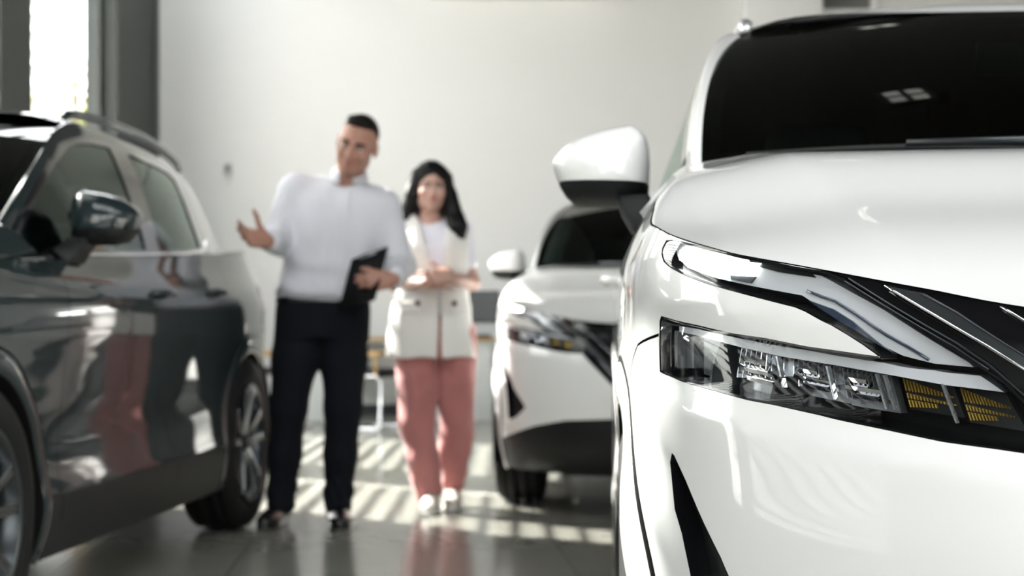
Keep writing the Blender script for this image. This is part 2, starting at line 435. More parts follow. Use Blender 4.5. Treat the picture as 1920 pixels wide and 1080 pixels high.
# ---------------------------------------------------------------- one car
def lower_body(car):
    ZB = .20
    t_hood_end = T_COWL
    ts = np.concatenate([np.arange(0, 2.2, .02), np.arange(2.2, TL, .05), [TL]])
    top = [(float(t), float(ztop(t)) - .0022) for t in ts]
    outline = [(float(t), ZB) for t in ts] + top[::-1]
    lens = resample(LENS_P, .012, True)
    bezel = resample(offset_poly(LENS_P, .0028), .012, True)
    grille = [(.792, .9195), (.79, .914), (.765, .901), (.735, .890), (.699, .872), (.631, .836), (.583, .808), (.54, .775), (.489, .738), (.40, .655), (.33, .585), (.27, .535), (.20, .505), (-.01, .50),
              (-.01, 1.0), (.30, 1.0), (.56, .98), (.70, .97), (.805, .935)]
    lower = [(-.01, .15), (1.36, .15), (1.36, .30), (1.22, .315), (1.05, .335), (.90, .365), (.72, .41), (.55, .44), (.35, .45), (-.01, .45)]
    fang = resample(FANG_P, .012, True)
    archF, archR = circle_poly(TF, WZ, ARCH_R), circle_poly(TR, WZ, ARCH_R)
    t47 = float(t_of_v(1.47)); t255 = float(t_of_v(2.55)); t33 = float(t_of_v(3.30)); tq = float(t_of_v(3.92)); tg = float(t_of_u(.72, False))
    gapB = [(1.345, .735), (1.30, .775), (1.23, .812), (1.185, .832), (1.10, .846)]
    gapF = [(t47 - .05, .30), (t47 - .03, .5), (t47, .8), (t47 + .01, 1.2)]
    gapD = [(t255 - .03, .30), (t255 - .02, .7), (t255, 1.2)]
    gapQ = [(t33 - .16, .60), (t33 - .07, .74), (t33, .92), (t33 + .02, 1.3)]
    gapS = [(t47 - .2, .375), (t33 + .2, .375)]
    gapR = [(t33 + .45, .62), (tq, .64), (tg, .64)]
    gapT = [(tg, .64), (tg - .01, .85), (tg + .03, 1.3)]
    tail = [(tq - .06, .93), (tq + .10, .90), (tg + .12, .88), (tg + .12, .99), (tq + .05, 1.03), (tq - .02, 1.0)]
    gaps = [strip_poly(resample(g, .03), .0040) for g in (gapB, gapF, gapD, gapQ, gapR, gapT)]
    g1 = grid_pts(outline, .006, 1.45, ZB + .006, 1.05, .0125, .0125)
    g2 = grid_pts(outline, 1.45, TL - .01, ZB + .01, 1.17, .03, .024)
    P, T = triangulate(outline, [lens, bezel, resample(grille, .02, True), resample(lower, .03, True), fang, archF, archR, tail] + gaps, g1 + g2)
    C = P[T].mean(1); who = np.full(len(T), '', dtype='U20')
    def claim(name, mask):
        who[(who == '') & mask] = name
    claim('headlight', inside_many(lens, C)); claim('bezel', inside_many(bezel, C))
    claim('hole', inside_many(archF, C) | inside_many(archR, C))
    claim('grille', inside_many(grille, C)); claim('fang', inside_many(fang, C)); claim('lower', inside_many(lower, C))
    claim('tail', inside_many(tail, C))
    for g in gaps: claim('gap', inside_many(g, C))
    tc, zc = C[:, 0], C[:, 1]
    tB = np.interp(zc, [p[1] for p in gapB], [p[0] for p in gapB])
    line_t = lambda g: np.interp(zc, [p[1] for p in g], [p[0] for p in g])
    claim('front_bumper', ((tc < tB) & (zc < .847)) | ((zc >= .845) & (tc < 1.10) & (zc < .97) & (tc < 1.1)) & (zc < .90) & (tc > .60))
    claim('sill', (zc < .375) & (tc > TF) & (tc < TR))
    claim('rear_sill', (zc < .40) & (tc > TR))
    claim('fender', tc < line_t(gapF)); claim('front_door', tc < line_t(gapD)); claim('rear_door', tc < line_t(gapQ))
    claim('rear_bumper', (zc < .64) & (tc > t33 + .3)); claim('tailgate', tc > line_t(gapT)); claim('quarter_panel', tc > 0)
    parts = {}
    fn = lambda t, z: body(t, z)
    for side in (1, -1):
        for nm, mat in (('front_bumper', WHITE), ('fender', WHITE), ('front_door', WHITE), ('rear_door', WHITE), ('quarter_panel', WHITE), ('rear_bumper', WHITE), ('tailgate', WHITE)):
            parts[nm, side] = skin(nm, fn, P, T[who == nm], mat, car, side)
        fb = parts['front_bumper', side]
        skin('bumper_vent', lambda t, z: body(t, z, .028), P, T[who == 'fang'], BLACK, fb, side)
        sweep_walls('vent_surround', lambda t, z: body(t, z, .0), lambda t, z: body(t, z, .03), fang, PIANO, fb, side)
        skin('lower_grille', fn, P, T[who == 'lower'], BLACK, fb, side)
        for nm, pl in (('sill', gapS),):
            skin('sill_cladding', lambda t, z: body(t, z, -.006), P, T[who == 'sill'], BLACK, car, side)
        skin('rear_valance', fn, P, T[who == 'rear_sill'], BLACK, parts['rear_bumper', side], side)
        skin('tail_lamp', lambda t, z: body(t, z, -.004), P, T[who == 'tail'], REDGL, car, side)
        # a dark skin behind every gap, open where lamps, grille and wheels sit
        m = (who != 'headlight') & (who != 'bezel') & (who != 'hole') & (who != 'fang') & (who != 'grille')
        skin('inner_liner', lambda t, z: body(t, z, .009), P, T[m], VOID, car, side)
        # headlight: housing, lens, light guides and modules
        hl = skin('headlight', lambda t, z: body(t, z, .075), P, T[who == 'headlight'], VOID, car, side)
        sweep_walls('lamp_housing', lambda t, z: body(t, z, .001), lambda t, z: body(t, z, .075), lens, PIANO, hl, side)
        skin('lamp_bezel', lambda t, z: body(t, z, .002), P, T[who == 'bezel'], PIANO, hl, side)
        skin('lamp_lens', lambda t, z: body(t, z, .0005), P, T[who == 'headlight'], LENS, hl, side)
        plate('light_guide', BAR_P, .016, .045, GUIDE, hl, side)
        plate('light_guide', GUIDE_P, .013, .05, GUIDE, hl, side)
        # outer stretch of the daytime lamp, its glow imitating sun glare
        plate('lamp_glare', [(1.068, .952), (1.063, .940), (1.02, .930), (.975, .922), (.93, .917), (.905, .9165), (.893, .930), (.93, .934), (.99, .944), (1.04, .952)], .009, .014, DRL_GLARE, hl, side)
        plate('lamp_shade', [(.916, .935), (.88, .930), (.812, .916), (.806, .912), (.86, .919), (.91, .929)], .011, .014, BLACK, hl, side)
        plate('lamp_shade', [(.944, .918), (.897, .9145), (.903, .907), (.94, .9125)], .011, .014, SATIN, hl, side)
        b = MB(); b.tube(body_line(RIB_L, .0115, 0), .0018, 8); b.v = [tuple(p) for p in to_local(np.array(b.v), side)]; b.build('guide_rib', BLUEDARK, hl, True)
        plate('guide_channel', [(.806, .886), (.792, .8785), (.756, .8615), (.738, .8535), (.705, .8365), (.684, .8275), (.700, .8355), (.741, .8625), (.77, .876)], .010, .013, BLUEDARK, hl, side)
        for dv in DIV_L:
            (ta, za), (tb, zb) = dv
            plate('lamp_divider', [(ta + .0013, za), (ta - .0013, za), (tb - .0013, zb), (tb + .0013, zb)], .014, .020, FINS, hl, side, .006)
        plate('lamp_divider', [(.962, .838), (.957, .838), (.968, .820), (.974, .804), (.976, .786), (.981, .786), (.979, .804), (.973, .821)], .012, .06, SATIN, hl, side, .008)
        plate('lamp_divider', [(.846, .800), (.841, .800), (.849, .786), (.852, .774), (.857, .774), (.854, .786)], .012, .06, BLACK, hl, side, .008)
        plate('reflector', [(1.088, .852), (1.088, .806), (1.079, .804), (1.079, .850)], .015, .06, FINS, hl, side, .01)
        plate('reflector', [(1.056, .846), (1.056, .797), (.985, .790), (.978, .806), (.966, .836)], .040, .07, SATIN, hl, side, .01)
        # five reflector modules: stepped chrome ledges crossed by thin fins
        mods = [((.950, .833), (.858, .823), (.962, .790), (.852, .776)), ((.850, .821), (.780, .813), (.846, .785), (.767, .776)),
                ((.774, .812), (.713, .806), (.760, .774), (.697, .768)), ((.694, .804), (.632, .797), (.676, .764), (.612, .757)),
                ((.620, .795), (.566, .789), (.600, .752), (.536, .745))]
        for mi, q in enumerate(mods):
            A, Bq, Cq, D = [np.array(p) for p in q]
            at = lambda s, w: tuple((A * (1 - s) + Bq * s) * (1 - w) + (Cq * (1 - s) + D * s) * w)
            rb = MB()
            skin_poly = [at(-.04, .02), at(.5, .02), at(1.04, .02), at(1.06, 1.12 if mi < 3 else .9), at(.5, 1.12 if mi < 3 else .9), at(-.04, 1.12 if mi < 3 else .9)]
            plate('lamp_module', skin_poly, .046, .06, MODBACK if mi < 3 else BLACK, hl, side, .015)
            for w, s0, s1 in ((.26, .18, .62), (.50, .10, .92), (.72, .30, .80)):
                p = resample([at(s0, w), at(s1, w)], .012)
                pa = np.array(p); o_, i_ = body(pa[:, 0], pa[:, 1], .030), body(pa[:, 0], pa[:, 1] + .010, .046)
                o2 = body(pa[:, 0], pa[:, 1] - .0045, .032); i2 = body(pa[:, 0], pa[:, 1] - .004, .046); n = len(p)
                rb.add(np.concatenate([o_, i_, o2, i2]), [(i, i + 1, n + i + 1, n + i) for i in range(n - 1)] + [(2 * n + i, 2 * n + i + 1, i + 1, i) for i in range(n - 1)] + [(2 * n + i, 3 * n + i, 3 * n + i + 1, 2 * n + i + 1) for i in range(n - 1)])
            rb.v = [tuple(p) for p in to_local(np.array(rb.v), side)]
            if mi < 3: rb.build('reflector', CHROME, hl, False)
            fb_ = MB(); nf = 9 if mi < 3 else 15
            rnd = random.Random(mi)
            for j in range(nf):
                s = (j + .5) / nf; w1 = rnd.uniform(.55, .9) if mi < 3 else .40 + .1 * (1 - s); w0 = .03 if mi < 3 else .06 + .30 * s
                for a0, a1 in ([(w0, w1)] if mi < 3 else [(w0, .40), (.46 + .1 * s, .60), (.64, .84 - .16 * s)][:3 if s < .6 else 2]):
                    pa = np.array(resample([at(s, a0), at(s, a1)], .01))
                    o_, i_ = body(pa[:, 0], pa[:, 1], .034 if mi < 3 else .0415), body(pa[:, 0], pa[:, 1], .046); h = .0004 if mi < 3 else .0007; n = len(pa)
                    L_ = [q_ + np.array([h, 0, 0]) for q_ in (o_, i_)] + [q_ - np.array([h, 0, 0]) for q_ in (o_, i_)]
                    fb_.add(np.concatenate(L_), sum([[(i, i + 1, n + i + 1, n + i), (2 * n + i, 3 * n + i, 3 * n + i + 1, 2 * n + i + 1), (i, 2 * n + i, 2 * n + i + 1, i + 1)] for i in range(n - 1)], []))
            fb_.v = [tuple(p) for p in to_local(np.array(fb_.v), side)]
            fb_.build('reflector_fin', FINS if mi < 3 else AMBER, hl, False)
        # grille
        gr = skin('grille', lambda t, z: body(t, z, .006), P, T[who == 'grille'], PIANO, car, side)
        bandBC = LINES['b'] + LINES['c'][::-1]
        plate('grille_band', bandBC, -.002, .006, SATIN, gr, side, .012)
        for k, rr, mt in (('a', .0011, SATIN), ('a2', .0009, SATIN), ('b', .0016, CHROME), ('c', .0009, SATIN), ('d', .0016, CHROME)):
            b = MB(); b.tube(body_line(LINES[k], .0015 if k not in 'bc' else -.0025, 0), rr, 8); b.v = [tuple(p) for p in to_local(np.array(b.v), side)]
            b.build('grille_strip', mt, gr, True)
        # mesh slats in the middle of the grille
        b = MB()
        for j in range(9):
            z = .66 + .022 * j; tt = np.interp(z, [.57, .607, .662, .728, .787, .828], [.22, .275, .33, .40, .47, .532]) - .05
            b.tube(body_line([(0, z), (max(tt, .05), z)], .003, 0, .04), .0035, 6)
        b.v = [tuple(p) for p in to_local(np.array(b.v), side)]; b.build('grille_mesh', BLACK, gr, True)
        # wheel arches
        for tc_, vc in ((TF, .905), (TR, 3.57)):
            V, F = [], []; prof = [(.378, .05), (.378, -.002), (.383, -.008), (.40, -.010), (.425, -.009), (.439, -.006), (.445, .003)]
            angs = np.linspace(-24, 204, 77) if tc_ == TF else np.linspace(-16, 200, 73)
            for a in angs:
                for r, d in prof:
                    tt, zz = tc_ + r * math.cos(R(a)), max(WZ + r * math.sin(R(a)), .19)
                    V.append(body(np.array(tt), np.array(zz), d))
            m = len(prof)
            F = [(i * m + j, i * m + j + 1, (i + 1) * m + j + 1, (i + 1) * m + j) for i in range(len(angs) - 1) for j in range(m - 1)]
            o = mesh_obj('arch_cladding', to_local(np.array(V), side), F, WHITE, car, True)
            for nm, prof2 in (('arch_lip', [(.3765, .06), (.3765, -.006), (.3785, -.007)]), ('arch_joint', [(.444, -.0025), (.4475, -.0022), (.4515, -.0016), (.4535, .004)])):
                V2 = [body(np.array(tc_ + r * math.cos(R(a))), np.array(max(WZ + r * math.sin(R(a)), .19)), d) for a in angs for r, d in prof2]; m2 = len(prof2)
                mesh_obj(nm, to_local(np.array(V2), side), [(i * m2 + j, i * m2 + j + 1, (i + 1) * m2 + j + 1, (i + 1) * m2 + j) for i in range(len(angs) - 1) for j in range(m2 - 1)], VOID, o, True)
            # wheel well
            b = MB(); n = 40; u0, u1 = .895, .50
            Vw, Fw = [], []
            for i in range(n + 1):
                a = R(-20 + 220 * i / n)
                for u in (u0, u1): Vw.append((u, vc + .40 * math.cos(a), WZ + .40 * math.sin(a)))
            Fw = [(2 * i, 2 * i + 2, 2 * i + 3, 2 * i + 1) for i in range(n)] + [tuple(2 * i + 1 for i in range(n + 1))]
            mesh_obj('wheel_well', to_local(np.array(Vw), side), Fw, VOID, car, False)
    return parts

def hood_part(car):
    ts = np.arange(0, T_COWL + .001, .02)
    E = body(ts, ztop(ts) + .0)
    right = [(float(p[0]) if p[0] > 1e-6 else 0., float(p[1])) for p in E]
    ue = right[-1][0]
    rear = [(u, 1.06 + .26 * (u / .84)**2.4 ) for u in np.linspace(ue - .05, 0, 20)]
    half = right + rear
    outline = half + [(-u, v) for u, v in half[::-1] if u > 1e-6]
    outline = offset_poly(outline, -.0012)
    g = grid_pts(outline, -.9, .9, .06, 1.4, .018, .018)
    inn = offset_poly(outline, -.006)
    g = [q for q, k in zip(g, inside_many(inn, np.array(g))) if k]
    P, T = triangulate(outline, [], g)
    fn = lambda u, v: np.stack([u, v, hood(u, v) - .0012], -1)
    o = skin('hood', fn, P, T, WHITE, car, 1)
    skin('hood_liner', lambda u, v: np.stack([u * .995, v + .004, hood(u, v) - .006], -1), P, T, VOID, o, 1)
    # black cowl between bonnet and screen
    V, F = [], []
    us = np.linspace(-.80, .80, 33)
    for u in us:
        vr = 1.06 + .26 * (abs(u) / .84)**2.4
        V += [(u, vr - .02, hood(u, vr) - .022), (u, vr + .16 - .06 * abs(u), hood(u, vr) - .026)]
    F = [(2 * i, 2 * i + 2, 2 * i + 3, 2 * i + 1) for i in range(32)]
    mesh_obj('cowl_panel', to_local(np.array(V), 1), F, BLACK, car, True)
    return o

# windscreen: swept between a base curve and a header curve
def screen(a, s):
    a = np.asarray(a, float); s = np.asarray(s, float); A = np.abs(a)
    bu, bv, bz = .757 * a, 1.32 - .20 * (1 - A**2.2), 1.142 - .012 * (1 - A**2)
    tu, tv, tz = .617 * a, 2.15 - .20 * (1 - A**2.2), 1.523 + .012 * (1 - A**2)
    k = .16 * s * (1 - s)
    return np.stack([bu + (tu - bu) * s + .10 * a * s * (1 - s), bv + (tv - bv) * s - k * .35, bz + (tz - bz) * s + k * .9], -1)
PILLAR_V = [1.27, 1.498, 1.66, 1.844, 2.0, 2.16]
PILLAR_Z = [1.09, 1.257, 1.352, 1.444, 1.493, 1.530]
_zr = mono([2.16, 2.4, 2.8, 3.2, 3.6, 3.9, 4.06], [1.530, 1.543, 1.53, 1.516, 1.486, 1.44, 1.38])
_pz = mono(PILLAR_V, PILLAR_Z)

def upper_body(car):
    fn = lambda v, z: np.stack([green(v, z), v + 0 * z, z + 0 * v], -1)
    vs = np.linspace(1.27, 4.06, 60)
    bottom = [(float(v), float(_belt(v)) + .003) for v in vs]
    edge = [(4.10, 1.30)] + [(float(v), float(_zr(v))) for v in np.linspace(4.06, 2.16, 40)] + [(float(v), float(_pz(v))) for v in np.linspace(2.14, 1.262, 20)]
    outline = bottom + edge
    fwin = [(1.405, 1.060), (1.42, 1.121), (1.52, 1.200), (1.635, 1.269), (1.787, 1.352), (1.985, 1.427), (2.10, 1.451), (2.25, 1.468), (2.45, 1.478), (2.437, 1.41), (2.431, 1.282), (2.439, 1.118), (2.2, 1.104), (1.8, 1.082)]
    rwin = [(2.59, 1.125), (2.61, 1.32), (2.636, 1.476), (2.84, 1.469), (3.05, 1.463), (3.18, 1.457), (3.258, 1.437), (3.262, 1.36), (3.258, 1.28), (3.28, 1.165), (2.9, 1.136)]
    black = [(1.31, 1.040), (1.345, 1.115), (1.50, 1.225), (1.62, 1.295), (1.77, 1.372), (1.97, 1.448), (2.09, 1.472), (2.25, 1.489), (2.45, 1.499), (2.84, 1.491), (3.17, 1.478), (3.28, 1.462), (3.31, 1.43), (3.305, 1.30), (3.335, 1.158),
             (2.9, 1.127), (2.34, 1.100), (1.8, 1.074), (1.5, 1.054)]
    fw, rw, bl = [resample(p, .03, True) for p in (fwin, rwin, black)]
    g = grid_pts(outline, 1.2, 4.1, 1.06, 1.56, .03, .02)
    P, T = triangulate(resample(outline, .03, True), [fw, rw, bl], g)
    C = P[T].mean(1); who = np.full(len(T), 'side_frame', dtype='U20')
    for nm, pl in (('black', bl), ('fw', fw), ('rw', rw)): who[inside_many(pl, C)] = nm
    for side in (1, -1):
        sf = skin('side_frame', fn, P, T[who == 'side_frame'], WHITE, car, side)
        skin('window_surround', fn, P, T[who == 'black'], PIANO, car, side)
        fg_ = lambda v, z: fn(v, z) - np.array([.006, 0, 0])
        skin('side_window', fg_, P, T[who == 'fw'], SIDEGL, car, side)
        skin('side_window', fg_, P, T[who == 'rw'], SIDEGL, car, side)
        b = MB(); L = [(1.31, 1.037), (1.5, 1.051), (1.8, 1.071), (2.34, 1.097), (2.9, 1.124), (3.25, 1.147), (3.40, 1.175), (3.50, 1.21)]
        L = np.array(resample(L, .05)); b.tube([tuple(p + np.array([.002, 0, 0])) for p in fn(L[:, 0], L[:, 1])], .0055, 8)
        b.v = [tuple(p) for p in to_local(np.array(b.v), side)]; b.build('window_trim', CHROME, car, True)
        # pillar between the screen edge and the side frame
        ss = np.linspace(0, 1, 24); V = []
        for s in ss:
            z = 1.09 + (1.530 - 1.09) * s; v = float(np.interp(z, PILLAR_Z, PILLAR_V))
            a = fn(np.array(v), np.array(z)); q = screen(np.array(1.), np.array(s))
            m = (a + q) / 2 + np.array([.008, -.010, .010])
            for w in np.linspace(0, 1, 7):
                V.append((1 - w)**2 * a + 2 * w * (1 - w) * m + w * w * q)
        F = [(i * 7 + j, i * 7 + j + 1, (i + 1) * 7 + j + 1, (i + 1) * 7 + j) for i in range(23) for j in range(6)]
        o = mesh_obj('windscreen_pillar', to_local(np.array(V), side), F, WHITE, car, True)
        # shoulder between the flank and the side glass
        V = []; tv = np.linspace(float(t_of_v(1.22)), TL, 70)
        for t in tv:
            p = body(np.array(t), ztop(t)); v = float(np.clip(p[1], 1.25, 4.06)); z = float(_belt(v)) + .004
            w = float(np.clip((t - t_of_v(4.0)) / .3, 0, 1))
            q = np.array([min(float(green(v, z)), float(p[0]) + .004), v, z]); q2 = np.array([float(p[0]) * .9, 4.12 + .16 * (1 - (float(p[0]) / .7)**2) if p[0] < .7 else 4.12, 1.16])
            V += [p, q * (1 - w) + q2 * w]
        F = [(2 * i, 2 * i + 1, 2 * i + 3, 2 * i + 2) for i in range(len(tv) - 1)]
        mesh_obj('shoulder_panel', to_local(np.array(V), side), F, WHITE, car, True)
    # windscreen glass with its dark border
    A, S = np.meshgrid(np.linspace(-1, 1, 41), np.linspace(0, 1, 25), indexing='ij')
    V = screen(A.ravel(), S.ravel()); m = 25
    F = [(i * m + j, i * m + j + 1, (i + 1) * m + j + 1, (i + 1) * m + j) for i in range(40) for j in range(24)]
    ws = mesh_obj('windscreen', to_local(V, 1), F, WSCREEN, car, True)
    V, F = [], []
    for k, (a0, a1, s0, s1) in enumerate(((-1, -.955, 0, 1), (.955, 1, 0, 1), (-.955, .955, .93, 1), (-.955, .955, 0, .06))):
        aa, sg = np.meshgrid(np.linspace(a0, a1, 3 if k < 2 else 40), np.linspace(s0, s1, 24 if k < 2 else 3), indexing='ij')
        k0 = len(V); V += [tuple(p - np.array([0, -.004, .004])) for p in screen(aa.ravel(), sg.ravel())]; na, ns = aa.shape
        F += [(k0 + i * ns + j, k0 + i * ns + j + 1, k0 + (i + 1) * ns + j + 1, k0 + (i + 1) * ns + j) for i in range(na - 1) for j in range(ns - 1)]
    mesh_obj('screen_border', to_local(np.array(V), 1), F, PIANO, ws, True)
    # roof
    def roof_edge(v): return float(green(np.array(v), _zr(np.clip(v, 2.16, 4.06))))
    vsr = np.linspace(0, 1, 40); V = []; na = 33
    def hdr(a): return 2.15 - .20 * (1 - abs(a)**2.2)
    for s in vsr:
        for a in np.linspace(-1, 1, na):
            v = hdr(a) + (4.06 + .10 * (1 - a * a) - hdr(a)) * s
            e = roof_edge(max(v, 2.16)) if v >= 2.16 else .617 + (.646 - .617) * 0 + (roof_edge(2.16) - .617) * min(1, s * 8)
            u = a * e; z = float(roof(u, v)); zt = float(_zr(np.clip(v, 2.16, 4.06)))
            ze = float(roof(e, v)); z += (zt - ze) * abs(a)**5
            V.append((u, v, z))
    V = np.array(V)
    quads = [(i, j) for i in range(39) for j in range(na - 1)]
    glassq = lambda i, j: 4 <= i <= 24 and 4 <= j <= na - 6
    f_ = lambda i, j: (i * na + j, i * na + j + 1, (i + 1) * na + j + 1, (i + 1) * na + j)
    rf = mesh_obj('roof', to_local(V, 1), [f_(*q) for q in quads if not glassq(*q)], WHITE, car, True)
    mesh_obj('roof_glass', to_local(V, 1), [f_(*q) for q in quads if glassq(*q)], PIANO, rf, True)
    mesh_obj('headliner', to_local(V - np.array([0, 0, .03]), 1), [f_(*q) for q in quads], VOID, rf, True)
    for side in (1, -1):
        b = MB(); L = []
        for v in np.linspace(2.22, 3.75, 24):
            e = roof_edge(v) * .93; h = .034 * math.sin(math.pi * min(1, max(0, (v - 2.22) / 1.53)))**.25
            L.append((e, v, float(roof(e, v)) - .012 + h))
        b.tube(L, [.010] + [.017] * 22 + [.010], 10); b.v = [tuple(p) for p in to_local(np.array(b.v), side)]; b.build('roof_rail', material_rail, car, True)
    # rear hatch
    A, S = np.meshgrid(np.linspace(-1, 1, 25), np.linspace(0, 1, 14), indexing='ij'); V = []
    for a, s in zip(A.ravel(), S.ravel()):
        z = 1.14 + (1.42 - 1.14) * s; v = 4.10 - .05 * s; u = a * float(green(np.array(v), z)) * (1 if s < .97 else .99)
        V.append((u, v + (.20 - .08 * s) * (1 - a * a), z + .09 * s * (1 - a**4) - .02 * (1 - s)))
    F = [(i * 14 + j, i * 14 + j + 1, (i + 1) * 14 + j + 1, (i + 1) * 14 + j) for i in range(24) for j in range(13)]
    hatch = lambda f: 3 <= f // 13 <= 20 and 2 <= f % 13 <= 10
    ht = mesh_obj('hatch', to_local(np.array(V), 1), [f for i, f in enumerate(F) if not hatch(i)], WHITE, car, True)
    mesh_obj('rear_window', to_local(np.array(V), 1), [f for i, f in enumerate(F) if hatch(i)], PIANO, ht, True)

CAP = [(1.037, 1.189), (1.030, 1.203), (1.006, 1.224), (.980, 1.239), (.939, 1.252), (.899, 1.259), (.875, 1.263), (.859, 1.255), (.846, 1.239), (.840, 1.215), (.838, 1.188), (.839, 1.143)]
LOW = [(.839, 1.143), (.841, 1.121), (.870, 1.101), (.913, 1.095), (.961, 1.098), (.996, 1.106), (1.009, 1.118), (1.020, 1.136), (1.028, 1.155), (1.033, 1.168)]
def mirror_part(car, side):
    loop = np.array(resample(CAP[:-1] + LOW[:-1] + [LOW[-1]], .012, True)); c = np.array([.935, 1.168])
    prof = [(0, 1.60, .02), (.0, 1.603, .30), (0, 1.610, .52), (0, 1.622, .72), (0, 1.640, .87), (0, 1.665, .965), (0, 1.70, 1.0), (0, 1.735, .99), (0, 1.755, .95)]
    V, F, n = [], [], len(loop)
    for _, v, k in prof:
        sh = .018 * (1 - k)                      # nose sits a little inboard
        for p in loop:
            q = c + (p - c) * k; V.append((q[0] - sh, v + .05 * max(0, (q[0] - .93)) , q[1]))
    F = [(i * n + j, i * n + (j + 1) % n, (i + 1) * n + (j + 1) % n, (i + 1) * n + j) for i in range(len(prof) - 1) for j in range(n)]
    F += [tuple(range(n))[::-1]]
    V = np.array(V)
    def half(name, mat, parent, keep_top):
        o = mesh_obj(name, to_local(V, side), F, mat, parent, True); bm = bmesh.new(); bm.from_mesh(o.data)
        bmesh.ops.recalc_face_normals(bm, faces=bm.faces)
        bmesh.ops.bisect_plane(bm, geom=bm.verts[:] + bm.edges[:] + bm.faces[:], plane_co=(-.935 * side, 0, 1.143 + (.0012 if keep_top else -.0012)), plane_no=(.03 * side, 0, 1), clear_inner=keep_top, clear_outer=not keep_top)
        bm.to_mesh(o.data); bm.free(); o.data.polygons.foreach_set('use_smooth', [True] * len(o.data.polygons)); return o
    dm = half('door_mirror', BLACK, car, False)
    half('mirror_cap', WHITE, dm, True)
    k0 = (len(prof) - 1) * n
    mesh_obj('mirror_glass', to_local(np.array([V[k0 + j] for j in range(n)]) - np.array([0, .006, 0]), side), [tuple(range(n))], MIRRORGL, dm, False)
    b = MB()      # stalk down to the door
    sec = [[(.908, 1.62), (.842, 1.62), (.842, 1.72), (.908, 1.72)], [(.895, 1.585), (.835, 1.585), (.835, 1.70), (.895, 1.70)], [(.872, 1.555), (.820, 1.555), (.820, 1.69), (.872, 1.69)]]
    zs = [1.118, 1.075, 1.035]; V = [(u, v, z + (.045 if (i in (1, 2) and k == 2) else .02 if (i in (1, 2) and k == 1) else 0)) for k, (s, z) in enumerate(zip(sec, zs)) for i, (u, v) in enumerate(s)]
    F = [(k * 4 + i, k * 4 + (i + 1) % 4, k * 4 + 4 + (i + 1) % 4, k * 4 + 4 + i) for k in range(2) for i in range(4)] + [(3, 2, 1, 0), (8, 9, 10, 11)]
    b.add(V, F); b.v = [tuple(p) for p in to_local(np.array(b.v), side)]; b.build('mirror_stalk', BLACK, dm, bevel=.008)

def wheel_part(car, vc, side, mats):
    """alloy wheel with a tyre; axle along local x, outer face away from the car"""
    w = empty('wheel'); w.parent = car; w.location = (-.79 * side, vc - 2.2125, WZ)
    w.scale = (1, 1, 1)
    s = -side                                   # outward direction on local x
    prof = [(-.10, .245), (-.115, .27), (-.118, .30), (-.110, .335), (-.095, .352), (-.06, .3585), (-.058, .352), (-.048, .352), (-.046, .36), (-.015, .361), (-.013, .353), (.013, .353), (.015, .361), (.046, .36), (.048, .352),
            (.058, .352), (.06, .3585), (.095, .352), (.110, .335), (.118, .30), (.115, .27), (.10, .245)]
    b = MB(); b.lathe([(a * s, r) for a, r in prof], 72); b.build('tyre', RUBBER, w, True)
    b = MB(); b.lathe([(a * s, r) for a, r in [(.112, .247), (.116, .240), (.110, .228), (.05, .222), (-.10, .222), (-.10, .24), (-.105, .246)]], 64); b.build('rim', SATIN, w, True)
    b = MB(); b.lathe([(a * s, r) for a, r in [(-.03, .0), (-.03, .16), (-.045, .17), (-.045, .0)]], 40); b.build('brake_disc', SATIN, w, True)
    sp = MB()
    for i in range(5):
        for d in (-1, 1):
            a = 2 * math.pi * i / 5 + .3
            def P(r, off_, x, wd):
                ca, sa = math.cos(a), math.sin(a); return [(x * s, r * ca - (off_ + k * wd) * sa, r * sa + (off_ + k * wd) * ca) for k in (-1, 1)]
            rings = []
            for r, o_, wd, x1, x0 in ((.035, .014 * d, .016, .088, .05), (.12, .030 * d, .014, .098, .06), (.185, .046 * d, .015, .106, .07), (.232, .062 * d, .020, .110, .07)):
                rings.append(P(r, o_, x1, wd) + P(r, o_, x0, wd)[::-1])
            V = [p for g in rings for p in g]
            F = [(k * 4 + i2, k * 4 + (i2 + 1) % 4, k * 4 + 4 + (i2 + 1) % 4, k * 4 + 4 + i2) for k in range(3) for i2 in range(4)] + [(3, 2, 1, 0), (12, 13, 14, 15)]
            sp.add(V, F)
    sp.build('wheel_spokes', ALLOY, w, False, bevel=.003)
    b = MB(); b.lathe([(a * s, r) for a, r in [(.098, .0), (.098, .025), (.092, .034), (.05, .036), (.05, 0)]], 32); b.build('hub_cap', BLACK, w, True)
    return w

def handle_part(door, v, z, side):
    b = MB(); L = []
    t0 = float(t_of_v(v))
    for i, d in enumerate([.004, -.022, -.030, -.032, -.030, -.022, .004]):
        p = body(np.array(t0 - .10 + .2 * i / 6), np.array(z), d); L.append(tuple(p))
    b.tube(L, [.010, .012, .013, .013, .013, .012, .010], 10); b.v = [tuple(p) for p in to_local(np.array(b.v), side)]
    b.build('door_handle', WHITE, door, True)

def cushion(name, c, d, mat, parent, rx=0., bev=.05):
    b = MB(); b.box((0, 0, 0), d, m=Matrix.Rotation(rx, 4, 'X')); o = b.build(name, mat, parent, bevel=bev, loc=c); return o

